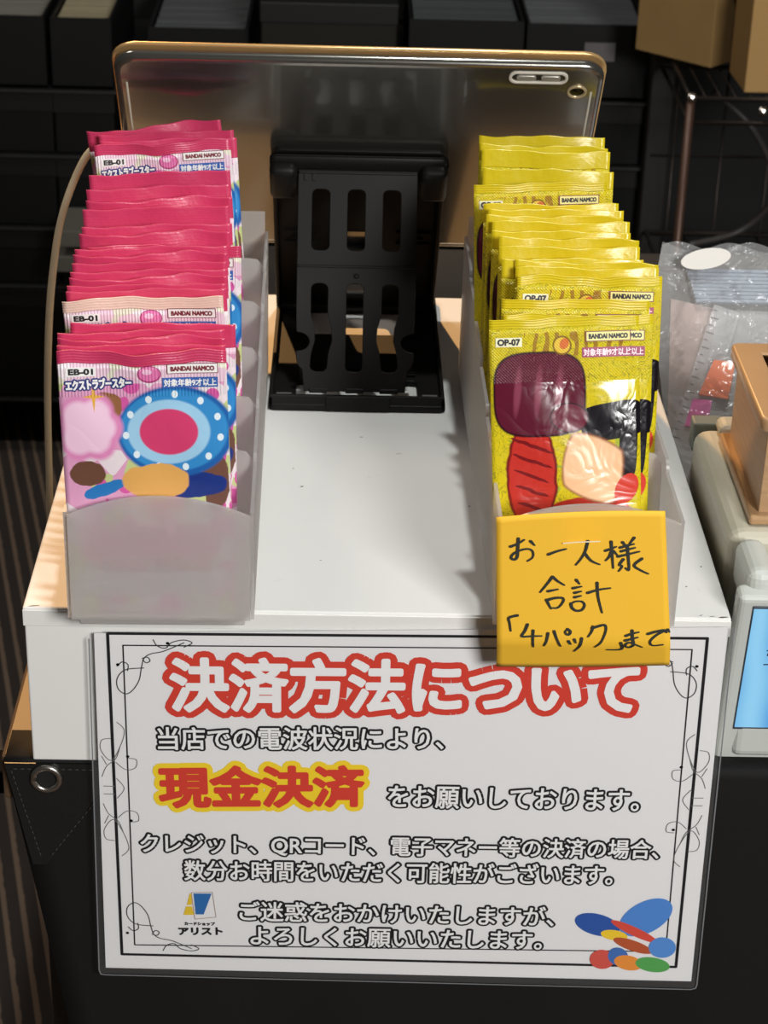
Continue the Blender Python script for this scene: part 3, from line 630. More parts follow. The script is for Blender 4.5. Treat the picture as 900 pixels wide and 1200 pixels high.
EP(-0.0012, 0.0125, 0.0044, 0.0044, (130, 96, 30)); EP(-0.0012, 0.0125, 0.0036, 0.0036, (226, 190, 70)); EP(-0.0002, 0.0118, 0.0020, 0.0026, (214, 110, 50), 0.5)
g.put(g.b.inputs['Base Color'], col); foil_finish(g, u0, z0, YH - 0.029, True); yellow_print = g.m
pink_seal = mat('pink_seal', (204, 58, 100), 0.32, spec=0.7, coat=0.15, bump=(220, 0.35, 0.0008))
yellow_seal = mat('yellow_seal', (208, 186, 28), 0.26, spec=0.4, coat=0.08, bump=(200, 0.35, 0.0008))

def pack_surface(Wd, H, seed, T=0.0016):
    rnd = random.Random(seed); ph = [rnd.uniform(0, 6.28) for _ in range(8)]; am = rnd.uniform(0.7, 1.3)
    def thick(x, z):
        a = max(0.0, 1 - abs(2 * x / Wd) ** 3.5); b = min(1.0, max(0.0, (H - 0.010 - z) / 0.030)); c = min(1.0, max(0.0, (z - 0.008) / 0.020))
        return 0.00018 + T * a * (b * (2 - b)) * (c * (2 - c))
    def wav(x, z):
        k = max(0.0, (z - 0.6 * H) / (0.4 * H)) ** 2
        s = max(0.0, 1 - (H - z) / 0.012)
        return am * (0.0010 * k * sin(x * 75 + ph[0]) + 0.0005 * k * sin(x * 190 + ph[1]) + 0.0010 * s * sin(x * 105 + ph[2])) + 0.00025 * sin(x * 160 + z * 90 + ph[3]) * min(1, (H - z) / 0.03)
    def top(x): return am * (0.0005 * sin(x * 120 + ph[4]) + 0.0003 * sin(x * 330 + ph[5]))
    return thick, wav, top
def pack_meshes(Wd, H, seed, seal_h):
    thick, wav, top = pack_surface(Wd, H, seed)
    def sheet(zs, crimp):
        bm = bmesh.new(); NX = 32
        fr, bk = [], []
        for z in zs:
            f_, b_ = [], []
            for k in range(NX + 1):
                x = -Wd / 2 + Wd * k / NX; zz = z + top(x) * max(0, (z - 0.5 * H) / (0.5 * H)); t = thick(x, z); o = wav(x, z)
                cr = crimp * sin(z * 2 * pi / 0.0012)
                f_.append(bm.verts.new((x, o - t + cr, zz))); b_.append(bm.verts.new((x, o + t + cr, zz)))
            fr.append(f_); bk.append(b_)
        for A, B in zip(fr, fr[1:]):
            for k in range(NX): bm.faces.new((A[k], A[k + 1], B[k + 1], B[k])).smooth = True
        for A, B in zip(bk, bk[1:]):
            for k in range(NX): bm.faces.new((A[k + 1], A[k], B[k], B[k + 1])).smooth = True
        for A, B, C_, D in zip(fr, fr[1:], bk, bk[1:]):
            bm.faces.new((A[0], B[0], D[0], C_[0])); bm.faces.new((A[-1], C_[-1], D[-1], B[-1]))
        for k in range(NX):
            bm.faces.new((fr[-1][k], fr[-1][k + 1], bk[-1][k + 1], bk[-1][k])); bm.faces.new((fr[0][k + 1], fr[0][k], bk[0][k], bk[0][k + 1]))
        return bm_mesh(bm)
    body = sheet([(H - seal_h) * k / 44 for k in range(45)], 0)
    seal = sheet([H - seal_h + seal_h * k / 16 for k in range(17)], 0.00012)
    return body, seal, (thick, wav)
def conform(me, surf, cx, w, H, lift=0.0004, ang=0.0):
    """lay a flat XY print on the front of a pack, centred at cx and w below the top edge"""
    thick, wav = surf; ca, sa = cos(ang), sin(ang)
    for v in me.vertices:
        x = cx + v.co.x * ca - v.co.y * sa; z = H - w + v.co.x * sa + v.co.y * ca
        v.co = (x, wav(x, z) - thick(x, z) - lift, z)
    me.update(); return me
def plate_mesh(w, h, r=0.0004, nx=10):
    bm = bmesh.new()
    q = [[bm.verts.new((-w / 2 + w * i / nx, s * h / 2, 0)) for i in range(nx + 1)] for s in (-1, 1)]
    for i in range(nx): bm.faces.new((q[0][i], q[0][i + 1], q[1][i + 1], q[1][i]))
    return bm_mesh(bm)
ink = mat('ink_black', (24, 22, 26), 0.5); white_ink = mat('white_ink', (240, 238, 236), 0.5); navy = mat('navy_ink', (36, 52, 120), 0.5); blue_ink = mat('blue_ink', (48, 92, 168), 0.5)
wine = mat('wine_ink', (150, 40, 84), 0.5); red_frame = mat('frame_ink', (120, 40, 50), 0.5); pink_white = mat('pale_pink_ink', (244, 214, 222), 0.5)
def prints(root, kind, surf, cache={}):
    H = PH if kind == 'pink' else YH; key = (kind, id(surf))
    if key not in cache:
        out = []
        def add(nm, me, m, cx, w, lift, ang=0.0): conform(me, surf, cx, w, H, lift, ang); me.materials.append(m); out.append((nm, me))
        if kind == 'pink':
            add('code_plate', plate_mesh(0.0128, 0.0040), white_ink, -0.0265, 0.0088, 0.00040); add('code_text', text_mesh('EB-01', 0.0108, 0.0028, 0.00022), ink, -0.0265, 0.0088, 0.00055)
            add('title_outline', text_mesh('エクストラブースター', 0.0300, 0.0060, 0.0009), navy, -0.0190, 0.0140, 0.00045, 0.05); add('title_text', text_mesh('エクストラブースター', 0.0300, 0.0060, 0.00025, 0.0009), white_ink, -0.0190, 0.0140, 0.00065, 0.05)
            add('maker_frame', plate_mesh(0.0222, 0.0046), red_frame, 0.0218, 0.0076, 0.00040); add('maker_plate', plate_mesh(0.0214, 0.0039), white_ink, 0.0218, 0.0076, 0.00050); add('maker_text', text_mesh('BANDAI NAMCO', 0.0190, 0.0023, 0.00018), red_frame, 0.0218, 0.0076, 0.00062)
            add('age_plate', plate_mesh(0.0240, 0.0046), blue_ink, 0.0206, 0.0138, 0.00042); add('age_text', text_mesh('対象年齢9才以上', 0.0228, 0.0034, 0.0001), white_ink, 0.0206, 0.0138, 0.00056)
            add('name_outline', text_mesh('ONE PIECE', 0.0520, 0.0088, 0.0010), white_ink, 0.002, 0.100, 0.0004); add('name_text', text_mesh('ONE PIECE', 0.0520, 0.0088, 0.0004, 0.0010), mat('name_ink', (150, 40, 80), 0.5), 0.002, 0.100, 0.0006)
        else:
            add('code_plate', plate_mesh(0.0120, 0.0042), mat('pale_plate', (232, 228, 190), 0.5), -0.0255, 0.0105, 0.00040); add('code_text', text_mesh('OP-07', 0.0104, 0.0031, 0.00022), ink, -0.0255, 0.0105, 0.00055)
            add('maker_frame', plate_mesh(0.0208, 0.0048), red_frame, 0.0200, 0.0088, 0.00040); add('maker_plate', plate_mesh(0.0200, 0.0040), mat('pale_yellow', (232, 222, 140), 0.5), 0.0200, 0.0088, 0.00050); add('maker_text', text_mesh('BANDAI NAMCO', 0.0182, 0.0024, 0.00018), ink, 0.0200, 0.0088, 0.00062)
            add('age_plate', plate_mesh(0.0228, 0.0045), wine, 0.0192, 0.0160, 0.00042); add('age_text', text_mesh('対象年齢9才以上', 0.0216, 0.0034, 0.0001), pink_white, 0.0192, 0.0160, 0.00056)
        cache[key] = out
    for nm, me in cache[key]:
        o = bpy.data.objects.new(nm, me); COL.objects.link(o); o.parent = root
ORD = ['front', 'second', 'third', 'fourth', 'fifth', 'sixth', 'seventh', 'eighth', 'ninth', 'tenth', 'eleventh', 'twelfth', 'thirteenth', 'fourteenth', 'fifteenth', 'sixteenth', 'seventeenth', 'eighteenth', 'nineteenth', 'twentieth', 'twenty-first', 'twenty-second', 'twenty-third', 'rearmost']
PINK = [(-0.0947, -0.0135, 0.0051, 4.0, 1.4, 1.7), (-0.0949, -0.0084, 0.0056, 4.6, 1.6, 1.0), (-0.095, -0.0024, 0.0061, 4.9, 1.8, 0.8), (-0.0951, 0.0042, 0.0066, 5.1, 2.0, 1.6), (-0.0949, 0.0139, 0.0062, 5.3, 0.0, 3.0), (-0.0956, 0.0363, 0.0094, 5.4, 3.1, -1.7), (-0.0957, 0.0452, 0.0097, 5.5, 2.5, 0.3), (-0.0958, 0.0503, 0.0102, 5.7, 2.7, 0.1), (-0.0959, 0.0583, 0.0106, 5.8, 2.4, 1.3), (-0.096, 0.0654, 0.0112, 5.9, 2.7, -0.1), (-0.0962, 0.0739, 0.0119, 6.0, 3.0, -1.3), (-0.0963, 0.0828, 0.0126, 6.1, 3.1, -1.0), (-0.0964, 0.0907, 0.0131, 6.2, 3.0, -0.3), (-0.0965, 0.0957, 0.0118, 6.3, 0.1, 1.9), (-0.0967, 0.1077, 0.0141, 6.3, 2.8, 0.4), (-0.0968, 0.117, 0.0147, 6.4, 2.6, 0.6), (-0.0972, 0.1371, 0.0167, 6.5, 3.7, -1.3), (-0.0973, 0.1488, 0.017, 6.6, 2.9, 2.0), (-0.0976, 0.1638, 0.0185, 6.7, 3.7, 0.4), (-0.0979, 0.1824, 0.02, 6.7, 4.2, -0.6), (-0.0985, 0.2218, 0.0232, 6.8, 5.1, -2.2), (-0.0986, 0.229, 0.0229, 6.9, 3.6, -1.2), (-0.0987, 0.2387, 0.0239, 6.9, 4.3, -0.1), (-0.0988, 0.2446, 0.0262, 7.0, 7.7, -1.4)]
YEL = [(0.0954, 0.0001, 0.0064, 20.0, 2.2, 1.6), (0.0973, 0.0056, 0.0056, 17.9, 0.0, 2.0), (0.0966, 0.0224, 0.0067, 17.0, 0.0, 1.1), (0.1048, 0.0477, 0.0085, 16.3, 0.0, 0.2), (0.1049, 0.0576, 0.0093, 15.8, -0.3, 2.0), (0.1044, 0.0645, 0.0096, 15.3, 0.0, 0.2), (0.0999, 0.0684, 0.0099, 14.8, 0.0, 3.0), (0.0986, 0.0819, 0.0108, 14.4, 0.0, 1.7), (0.0988, 0.0928, 0.0115, 14.0, 0.0, 1.4), (0.0957, 0.1015, 0.0121, 13.6, 0.0, 1.1), (0.0966, 0.1127, 0.0129, 13.3, 0.0, 1.4), (0.0945, 0.1202, 0.0134, 13.0, 0.0, 2.8), (0.0957, 0.1291, 0.014, 12.7, 0.0, 2.2), (0.094, 0.1357, 0.0145, 12.4, 0.0, 2.8), (0.0938, 0.1613, 0.0171, 12.1, 1.8, 1.7), (0.0941, 0.1824, 0.0176, 11.8, 0.0, -1.2), (0.0951, 0.2078, 0.0194, 11.5, 0.0, -0.6), (0.0946, 0.2159, 0.0199, 11.3, 0.0, -0.2), (0.0956, 0.2305, 0.0209, 11.0, 0.0, 1.5)]
pink_special = {0: 'front pink foil pack, its whole colourful face showing above the left holder', 5: 'pink foil pack with its pale shiny header showing, midway back in its stack', 13: 'pink foil pack pushed sideways to the right so its printed edge shows, left holder',
    20: 'pink foil pack with its white printed header showing near the back of the left holder', 23: 'rearmost pink foil pack, tilted up at the back of the left holder', 15: 'pink foil pack with a glittering crinkled seal, sixteenth from the front'}
yel_special = {0: 'front yellow foil pack, its whole face showing above the note', 1: 'yellow foil pack right behind the front one, sticking out to its right', 2: 'yellow foil pack showing a narrow strip of header, third from the front', 3: 'yellow foil pack with its code and header strip showing, fourth from the front',
    14: 'yellow foil pack with printed header sticking out left, toward the back of the right holder', 18: 'rearmost yellow foil pack, below the tablet camera'}
white_seal = mat('white_seal', (236, 206, 190), 0.25, spec=0.8, coat=0.4, bump=(240, 0.4, 0.0008))
for kind, rows, Wd, H, seals, pm, sm_, special, faces in (('pink', PINK, PW, PH, (0.0056, 0.0108), pink_print, pink_seal, pink_special, (0, 5, 13, 20)), ('yellow', YEL, YW, YH, (0.0042, 0.0092), yellow_print, yellow_seal, yel_special, (0, 1, 2, 3, 14))):
    var = []
    for sd in range(5):
        b, s, surf = pack_meshes(Wd, H, sd * 13 + (5 if kind == 'pink' else 77), seals[0 if sd < 2 else 1]); b.materials.append(pm); s.materials.append(sm_); var.append((b, s, surf))
    for i, (x, y, z, lean, roll, yaw) in enumerate(rows):
        b, s, surf = var[i % 2] if i in faces else var[2 + i % 3]
        if kind == 'pink' and i == 5: s = s.copy(); s.materials.clear(); s.materials.append(white_seal)
        o = bpy.data.objects.new('booster_pack', b); COL.objects.link(o)
        o.location = (x, y, z + 0.0004)
        o.rotation_euler = (Matrix.Rotation(radians(yaw), 4, 'Z') @ Matrix.Rotation(-radians(lean), 4, 'X') @ Matrix.Rotation(-radians(roll), 4, 'Y')).to_euler()
        side = 'left' if kind == 'pink' else 'right'
        lab = special.get(i) or '%s foil pack with only its top seal showing, %s from the front of its stack' % (kind, ORD[i])
        tag(o, lab, 'card pack', '%s foil packs in the %s holder' % (kind, side))
        c = bpy.data.objects.new('top_seal', s); COL.objects.link(c); c.parent = o
        if i in faces: prints(o, kind, surf)

# ------------------------------------------------------------------ laminated notice taped to the box front
def film(name, gloss, white, rough=0.12, bump=None):
    g = NG(name); nt = g.nt; nt.nodes.remove(g.b); out = [n for n in nt.nodes if n.type == 'OUTPUT_MATERIAL'][0]
    tr = g.n('ShaderNodeBsdfTransparent'); gl = g.n('ShaderNodeBsdfGlossy'); gl.inputs['Roughness'].default_value = rough
    di = g.n('ShaderNodeBsdfDiffuse'); di.inputs[0].default_value = (0.8, 0.8, 0.8, 1)
    m1 = g.n('ShaderNodeMixShader'); m1.inputs[0].default_value = white; nt.links.new(tr.outputs[0], m1.inputs[1]); nt.links.new(di.outputs[0], m1.inputs[2])
    m2 = g.n('ShaderNodeMixShader'); nt.links.new(m1.outputs[0], m2.inputs[1]); nt.links.new(gl.outputs[0], m2.inputs[2])
    fr = g.n('ShaderNodeLayerWeight'); fr.inputs[0].default_value = 0.3
    g.put(m2.inputs[0], g.math('MULTIPLY', fr.outputs['Fresnel'], gloss))
    if bump:
        tc = g.n('ShaderNodeTexCoord'); no = g.n('ShaderNodeTexNoise'); no.inputs['Scale'].default_value = bump[0]; no.inputs['Detail'].default_value = 3; no.inputs['Distortion'].default_value = 1.5; g.put(no.inputs['Vector'], tc.outputs['Object'])
        bp = g.n('ShaderNodeBump'); bp.inputs['Strength'].default_value = 1; bp.inputs['Distance'].default_value = bump[1]; g.put(bp.inputs['Height'], no.outputs['Fac']); g.put(gl.inputs['Normal'], bp.outputs[0]); g.put(fr.inputs['Normal'], bp.outputs[0])
    nt.links.new(m2.outputs[0], out.inputs['Surface']); return g.m
YS = -0.0030
sign = tag(empty('laminated_notice', (0.023, -0.002, -0.110)), 'white laminated notice with big Japanese lettering hanging on the front of the white box', 'sign')
def quad_sheet(q, y, n=12):
    bm = bmesh.new(); vs = []
    for j in range(n + 1):
        row = []
        for i in range(n + 1):
            s, t = i / n, j / n
            a = Vector(q[0]).lerp(Vector(q[3]), s); b = Vector(q[1]).lerp(Vector(q[2]), s); p = a.lerp(b, t); row.append(bm.verts.new((p.x / 1000, y, p.y / 1000)))
        vs.append(row)
    for A, B in zip(vs, vs[1:]):
        for i in range(n): bm.faces.new((A[i], B[i], B[i + 1], A[i + 1]))
    return bm
PAP = [(-124.0, -11.3), (-125.7, -208.6), (172.8, -212.8), (169.9, -2.5)]
bm = quad_sheet(PAP, YS); paper = mat('notice_paper', (226, 225, 226), 0.55)
child_world(link('paper', bm_mesh(bm), paper), sign)
LAM = [(-126.6, -12.7), (-129.3, -212.5), (175.9, -217.6), (172.8, -2.0)]
bm = quad_sheet(LAM, YS - 0.0006); child_world(link('laminate_film', bm_mesh(bm), film('laminate_gloss', 0.25, 0.0, 0.15)), sign)
bm = quad_sheet(LAM, YS + 0.0003); child_world(link('laminate_backing', bm_mesh(bm), film('laminate_back', 0.3, 0.05, 0.2)), sign)
def xz_ribbon(name, strokes, wd, m, parent, y, taper=False):
    me = ribbon_mesh([[(a / 1000, b / 1000) for a, b in st] for st in strokes], wd, taper)
    me.transform(Matrix.Translation((0, y, 0)) @ Matrix.Rotation(radians(90), 4, 'X')); return child_world(link(name, me, m), parent)
xz_ribbon('laminate_edge_glint', [[(-126.4, -14.0), (-129.0, -209.5), (-128.2, -212.2), (-125.5, -212.6), (173.0, -217.5), (175.3, -216.6), (175.8, -214.5), (172.7, -3)]], 0.0006, mat('laminate_edge_glint', (120, 122, 126), 0.2), sign, YS - 0.0008)  # opaque grey line painting the bright edge of the clear film
xz_ribbon('border_outer', [[(-117.7, -11.2), (161.0, -8.7), (164.1, -203.5), (-117.2, -199.7), (-117.7, -11.2)]], 0.0015, ink, sign, YS - 0.00015)
xz_ribbon('border_inner', [[(-110.8, -17.5), (154.4, -14.9), (158.0, -193.7), (-110.6, -193.6), (-110.8, -17.5)]], 0.0007, ink, sign, YS - 0.00015)
# corner scrolls and side scrolls
def sp2(p, k=5): return [(v.x, v.y) for v in spline([(a, b, 0) for a, b in p], k)]
scroll = [sp2([(30, 2.0), (20, -3.0), (14, -4.5), (10.5, -7), (9, -12), (7.5, -20), (4, -26), (0.5, -28), (-3, -25), (-3.2, -19), (1, -14), (10, -12.8)]), sp2([(9.5, -7.2), (12, -6.6), (13.2, -8.6), (11.3, -9.8), (9.6, -8.0)]), sp2([(-3, -12), (-0.5, -9.5), (2.3, -11.0), (2.0, -14.5)]), sp2([(15, 3.5), (17, 0), (21, -1.2), (24, 2), (30, 3.6), (34, 2), (30, -0.5)])]
side = [sp2([(2, 26), (5, 22), (3, 14), (-1, 7), (-5, 12), (-4.6, 17), (-1, 18)]), sp2([(-5, -1), (-3, 4), (1, 8), (3, 14)]), sp2([(1, 6), (5, 2.5), (9, 3.5), (9.5, 7.5), (6.2, 8.2)]), sp2([(-4.8, 9), (-3, 5)]), [(-4.6, -6), (0, -6)], [(-4.6, -10), (0, -10)], sp2([(1, -2), (4, -7), (1, -12)])]
side += [[(a, -16 - b) for a, b in s_] for s_ in side[:4]]
dots = []
def place(strokes, ox, oz, fx, fz, sc=1.0): return [[(ox + fx * a * sc, oz + fz * b * sc) for a, b in s_] for s_ in strokes]
allsc = place(scroll, -111, -17.5, 1, 1, 0.95) + place(scroll, 155, -15, -1, 1, 0.95) + place(scroll, -110.6, -193.6, 1, -1, 0.95) 
allsd = place(side, -117.4, -90, 1, 1, 1.15) + place(side, 162.5, -92, -1, 1, 1.15)
xz_ribbon('corner_scroll', allsc, 0.0005, mat('scroll_ink', (52, 50, 52), 0.5), sign, YS - 0.0002)
xz_ribbon('side_scroll', allsd, 0.0004, mat('scroll_faint', (104, 102, 102), 0.5), sign, YS - 0.0002)
dd = [(-113.5, -28), (-90, -16), (157.5, -24), (-110.5, -79.5), (-110, -117), (155.5, -81), (155, -118), (-114, -186)]
bm = bmesh.new()
for a, b in dd: ribbon(bm, [(a / 1000 - 0.0001, b / 1000), (a / 1000 + 0.0001, b / 1000)], 0.0015)
me = bm_mesh(bm); me.transform(Matrix.Translation((0, YS - 0.00025, 0)) @ Matrix.Rotation(radians(90), 4, 'X')); child_world(link('scroll_dots', me, ink), sign)
red_ink = mat('red_ink', (206, 62, 48), 0.5); yel_ink = mat('yellow_ink', (236, 204, 44), 0.5); sign_white = mat('sign_white_ink', (232, 231, 231), 0.5)
def line(name, body, A, B, h, g_out, g_in, m_out, m_in, spacing=1.0):
    A, B = Vector(A), Vector(B); c = (A + B) / 2; wd = (B - A).length / 1000; ang = math.atan2(B.y - A.y, B.x - A.x); h /= 1000
    o = text_mesh(body, wd, h, g_out, None, spacing); stand_up(o, c.x / 1000, YS - 0.0002, c.y / 1000, ang)
    if m_in is None: child_world(link(name, o, m_out), sign); return
    child_world(link(name + '_outline', o, m_out), sign)
    i = text_mesh(body, wd, h, g_in, g_out, spacing); stand_up(i, c.x / 1000, YS - 0.0004, c.y / 1000, ang)
    child_world(link(name, i, m_in), sign)
line('headline', '決済方法について', (-93.1, -38.6), (134.6, -36.4), 37.6, 0.0045, 0.0011, red_ink, sign_white)
line('first_line', '当店での電波状況により、', (-97.1, -68.9), (41.5, -66.4), 15.2, 0.0013, 0.00022, ink, sign_white)
line('cash_only_words', '現金決済', (-99.1, -97.0), (5.9, -94.7), 30.5, 0.0038, 0.0011, yel_ink, red_ink)
line('request_line', 'をお願いしております。', (13.5, -100.5), (138.0, -100.9), 15.2, 0.0013, 0.00022, ink, sign_white)
line('card_line', 'クレジット、QRコード、電子マネー等の決済の場合、', (-107.0, -130.6), (150.2, -130.3), 14.7, 0.0013, 0.0002, ink, sign_white)
line('delay_line', '数分お時間をいただく可能性がございます。', (-86.0, -146.3), (128.6, -145.8), 15.0, 0.0013, 0.0002, ink, sign_white)
line('apology_line', 'ご迷惑をおかけいたしますが、', (-58.8, -171.2), (101.1, -172.3), 14.7, 0.0013, 0.0002, ink, sign_white)
line('closing_line', 'よろしくお願いいたします。', (-53.4, -186.7), (96.0, -187.6), 14.2, 0.0013, 0.0002, ink, sign_white)
line('shop_kind', 'カードショップ', (-85.4, -179.7), (-70.0, -179.7), 2.3, 0.00016, 0, ink, None)
line('shop_name', 'アリスト', (-88.5, -184.6), (-66.2, -184.2), 5.0, 0.00032, 0, ink, None)
def xz_poly(name, pts, m, y, holes=None):
    bm = bmesh.new(); bm.faces.new([bm.verts.new((a / 1000, y, b / 1000)) for a, b in pts]); return child_world(link(name, bm_mesh(bm), m), sign)
lg_y = mat('logo_yellow', (222, 188, 52), 0.5); lg_b = mat('logo_blue', (44, 104, 168), 0.5)
xz_poly('logo_slab', [(-82.4, -160.9), (-81.2, -160.9), (-81.4, -167.9), (-83.9, -168.0)], lg_y, YS - 0.0002)
xz_poly('logo_slab', [(-84.4, -168.9), (-81.4, -168.8), (-80.4, -174.1), (-85.7, -174.2)], lg_y, YS - 0.0002)
xz_poly('logo_blue_panel', [(-80.5, -160.8), (-71.5, -160.7), (-75.6, -173.8), (-79.6, -173.8)], lg_b, YS - 0.0002)
xz_ribbon('logo_outline', [[(-81.5, -160.2), (-71.1, -159.7), (-69.4, -175.3), (-80.0, -176.7), (-81.5, -160.2)]], 0.00035, mat('logo_line', (170, 150, 140), 0.5), sign, YS - 0.0003)
# plain coloured patches where the notice carries a printed picture
def xz_disc(name, cx, cz, rx, rz, rgb, ang, y):
    bm = bmesh.new(); ca, sa = cos(ang), sin(ang)
    bm.faces.new([bm.verts.new(((cx + rx * cos(2 * pi * k / 40) * ca - rz * sin(2 * pi * k / 40) * sa) / 1000, y, (cz + rx * cos(2 * pi * k / 40) * sa + rz * sin(2 * pi * k / 40) * ca) / 1000)) for k in range(40)])
    return child_world(link(name, bm_mesh(bm), mat('patch_%d_%d_%d' % rgb, rgb, 0.5)), sign)
for k, (cx, cz, rx, rz, rgb, ang) in enumerate(((122, -177, 12, 6.5, (44, 84, 160), -0.35), (146, -172, 15, 9.5, (78, 132, 204), 0.7), (141, -181, 14, 2.6, (208, 76, 62), -0.5), (131, -183.5, 7, 3.2, (232, 196, 52), -0.2), (141, -190, 11, 3.2, (178, 84, 50), -0.4), (156, -191, 7, 6.5, (84, 138, 206), -0.4), (126, -199, 6, 6.5, (204, 84, 74), 0.9), (134, -197, 5, 6, (66, 108, 176), 0.5), (139.5, -201, 7.5, 4.6, (226, 142, 60), -0.3), (152, -202, 9, 4.6, (84, 160, 84), -0.2))):
    xz_disc('colour_patch', cx, cz, rx, rz, rgb, ang, YS - 0.00025 - 0.00002 * k)

# ------------------------------------------------------------------ handwritten yellow note on the right holder
STROKES = [ [(64.8,48.5),(67.6,49.8),(70.7,52.0)], [(68.1,52.5),(68.1,47.5),(68.0,43.5),(66.7,42.2),(65.3,43.2),(66.5,45.2),(69.6,47.0),(72.8,47.6),(74.8,46.4),(74.9,43.6),(72.7,41.7)], [(73.6,51.4),(75.4,49.5)], [(81.8,45.2),(85.4,46.8),(89.5,48.1)], [(98.9,52.1),(98.1,47.3),(96.3,43.3),(94.3,40.4)], [(97.9,46.2),(101.0,42.6),(104.9,40.8)], [(107.1,47.6),(109.3,48.5),(111.7,49.6)], [(109.3,52.0),(110.1,46.2),(111.1,39.1)], [(109.8,47.5),(108.9,44.6),(107.5,42.8)], [(110.5,47.5),(112.4,45.6)], [(114.4,51.8),(115.7,50.3)], [(119.4,54.0),(117.6,51.2)], [(113.5,49.2),(119.5,51.0)], [(114.1,47.4),(120.2,49.2)], [(112.9,44.8),(122.2,47.3)], [(116.6,50.3),(117.5,44.3),(118.2,38.3),(116.6,39.2)], [(115.3,43.4),(113.8,40.8),(115.0,40.0),(113.7,37.6)], [(123.6,43.8),(120.4,40.6),(123.3,38.2),(127.0,36.4)], [(84.3,34.3),(81.8,30.3),(79.2,26.5)], [(84.3,34.3),(86.8,32.2),(89.8,30.3)], [(82.7,27.1),(87.1,28.2)], [(82.3,22.8),(83.3,20.6),(84.6,18.4)], [(82.3,22.6),(85.9,23.8),(89.3,23.9),(89.8,22.2),(87.7,19.1),(84.6,18.8)], [(95.0,33.0),(96.5,31.1)], [(93.8,28.9),(97.5,29.8)], [(94.7,26.6),(97.5,27.4)], [(94.8,24.4),(97.6,25.2)], [(93.4,21.2),(93.9,19.2),(95.9,17.7),(98.5,18.2),(99.5,20.6),(98.2,22.3),(95.4,22.3),(93.4,21.2)], [(100.5,26.7),(105.3,28.3),(110.5,29.2)], [(104.4,31.7),(105.3,24.8),(107.6,16.9)], [(69.6,14.6),(65.9,13.3),(66.3,10.6),(67.0,6.7)], [(74.4,10.2),(73.4,6.9),(72.1,4.1),(76.3,4.3),(81.0,4.6)], [(77.1,7.2),(77.2,2.5),(77.7,-1.6)], [(83.9,6.0),(83.4,2.1),(82.5,-0.7)], [(86.6,7.1),(88.0,3.3),(90.0,-0.7)], [(92.6,8.3),(93.9,7.2),(93.5,5.7),(92.3,5.7),(91.6,7.0),(92.6,8.3)], [(93.4,2.2),(94.5,0.7)], [(96.0,3.1),(96.7,1.5)], [(99.3,3.8),(98.7,-0.4),(96.5,-3.9)], [(104.0,9.8),(103.5,7.2),(102.1,4.6)], [(103.7,9.0),(106.6,10.1),(109.4,10.6),(109.9,7.5),(108.2,2.0),(105.6,-0.9)], [(117.3,1.6),(117.9,-2.2),(111.4,-2.7)], [(119.3,5.3),(122.0,6.4),(125.0,7.2)], [(119.1,2.9),(124.7,4.5)], [(121.9,8.0),(122.4,3.9),(123.1,0.7),(121.1,-1.0),(119.3,0.2),(120.9,1.9),(124.4,0.6),(127.1,-0.8)], [(129.2,6.3),(133.3,7.6),(136.7,8.1),(133.0,5.6),(130.5,2.4),(132.0,0.3),(136.4,0.8)], [(136.9,8.1),(137.6,7.0)], [(138.1,8.5),(138.9,7.3)] ]
note = tag(empty('sticky_note', (0.099, -0.0205, 0.064)), 'orange-yellow sticky note with black handwriting taped to the front of the right holder', 'note')
def note_y(x, z):
    t = (67 - z) / 80; return -0.0203 - 0.0050 * min(t, 0.83) + 0.0050 * max(0, t - 0.83) / 0.17 - 0.0008 * sin(3.1 * (x - 58) / 80)
NQ = [(57.8, 61.8), (61.9, -16.6), (141.6, -13.9), (132.2, 66.4)]
bm = bmesh.new(); rows = []; n = 28
for j in range(n + 1):
    row = []
    for i in range(n + 1):
        s, t = i / n, j / n; a = Vector(NQ[0]).lerp(Vector(NQ[3]), s); b = Vector(NQ[1]).lerp(Vector(NQ[2]), s); p = a.lerp(b, t)
        z = p.y + (1 - t) * 1.6 * (1 - (2 * s - 1) ** 2)
        row.append(bm.verts.new((p.x / 1000, note_y(p.x, z), z / 1000)))
    rows.append(row)
for A, B in zip(rows, rows[1:]):
    for i in range(n): bm.faces.new((A[i], B[i], B[i + 1], A[i + 1])).smooth = True
o = child_world(link('paper', bm_mesh(bm), mat('note_yellow', (244, 190, 48), 0.7)), note)
sm = o.modifiers.new('thickness', 'SOLIDIFY'); sm.thickness = 0.0007; sm.offset = -1
def dense(st): return [(a + (c - a) * k / 6, b + (e - b) * k / 6) for (a, b), (c, e) in zip(st, st[1:]) for k in range(6)] + [st[-1]]
me = ribbon_mesh([[(a / 1000, b / 1000) for a, b in (sp2(st, 5) if len(st) > 2 else dense(st))] for st in STROKES], 0.0013, True)
for v in me.vertices: x, z = v.co.x * 1000, v.co.y * 1000; v.co = (x / 1000, note_y(x, z) - 0.0008, z / 1000)
child_world(link('handwriting', me, mat('marker_ink', (38, 44, 40), 0.6)), note)
bm = bmesh.new(); rows = []
for z in (64, 62, 58, 54, 50.8): rows.append([bm.verts.new((x / 1000, note_y(x, z) - 0.0009, z / 1000)) for x in (88, 92, 96, 100, 104)])
for A, B in zip(rows, rows[1:]):
    for i in range(4): bm.faces.new((A[i], B[i], B[i + 1], A[i + 1]))
child_world(link('clear_tape', bm_mesh(bm), film('tape_film', 0.35, 0.0, 0.08)), note)
xz_ribbon('tape_edge', [[(88, 50.9), (94, 51.6), (104, 52.2)]], 0.0006, mat('tape_edge', (250, 236, 200), 0.3), note, -0.0230)

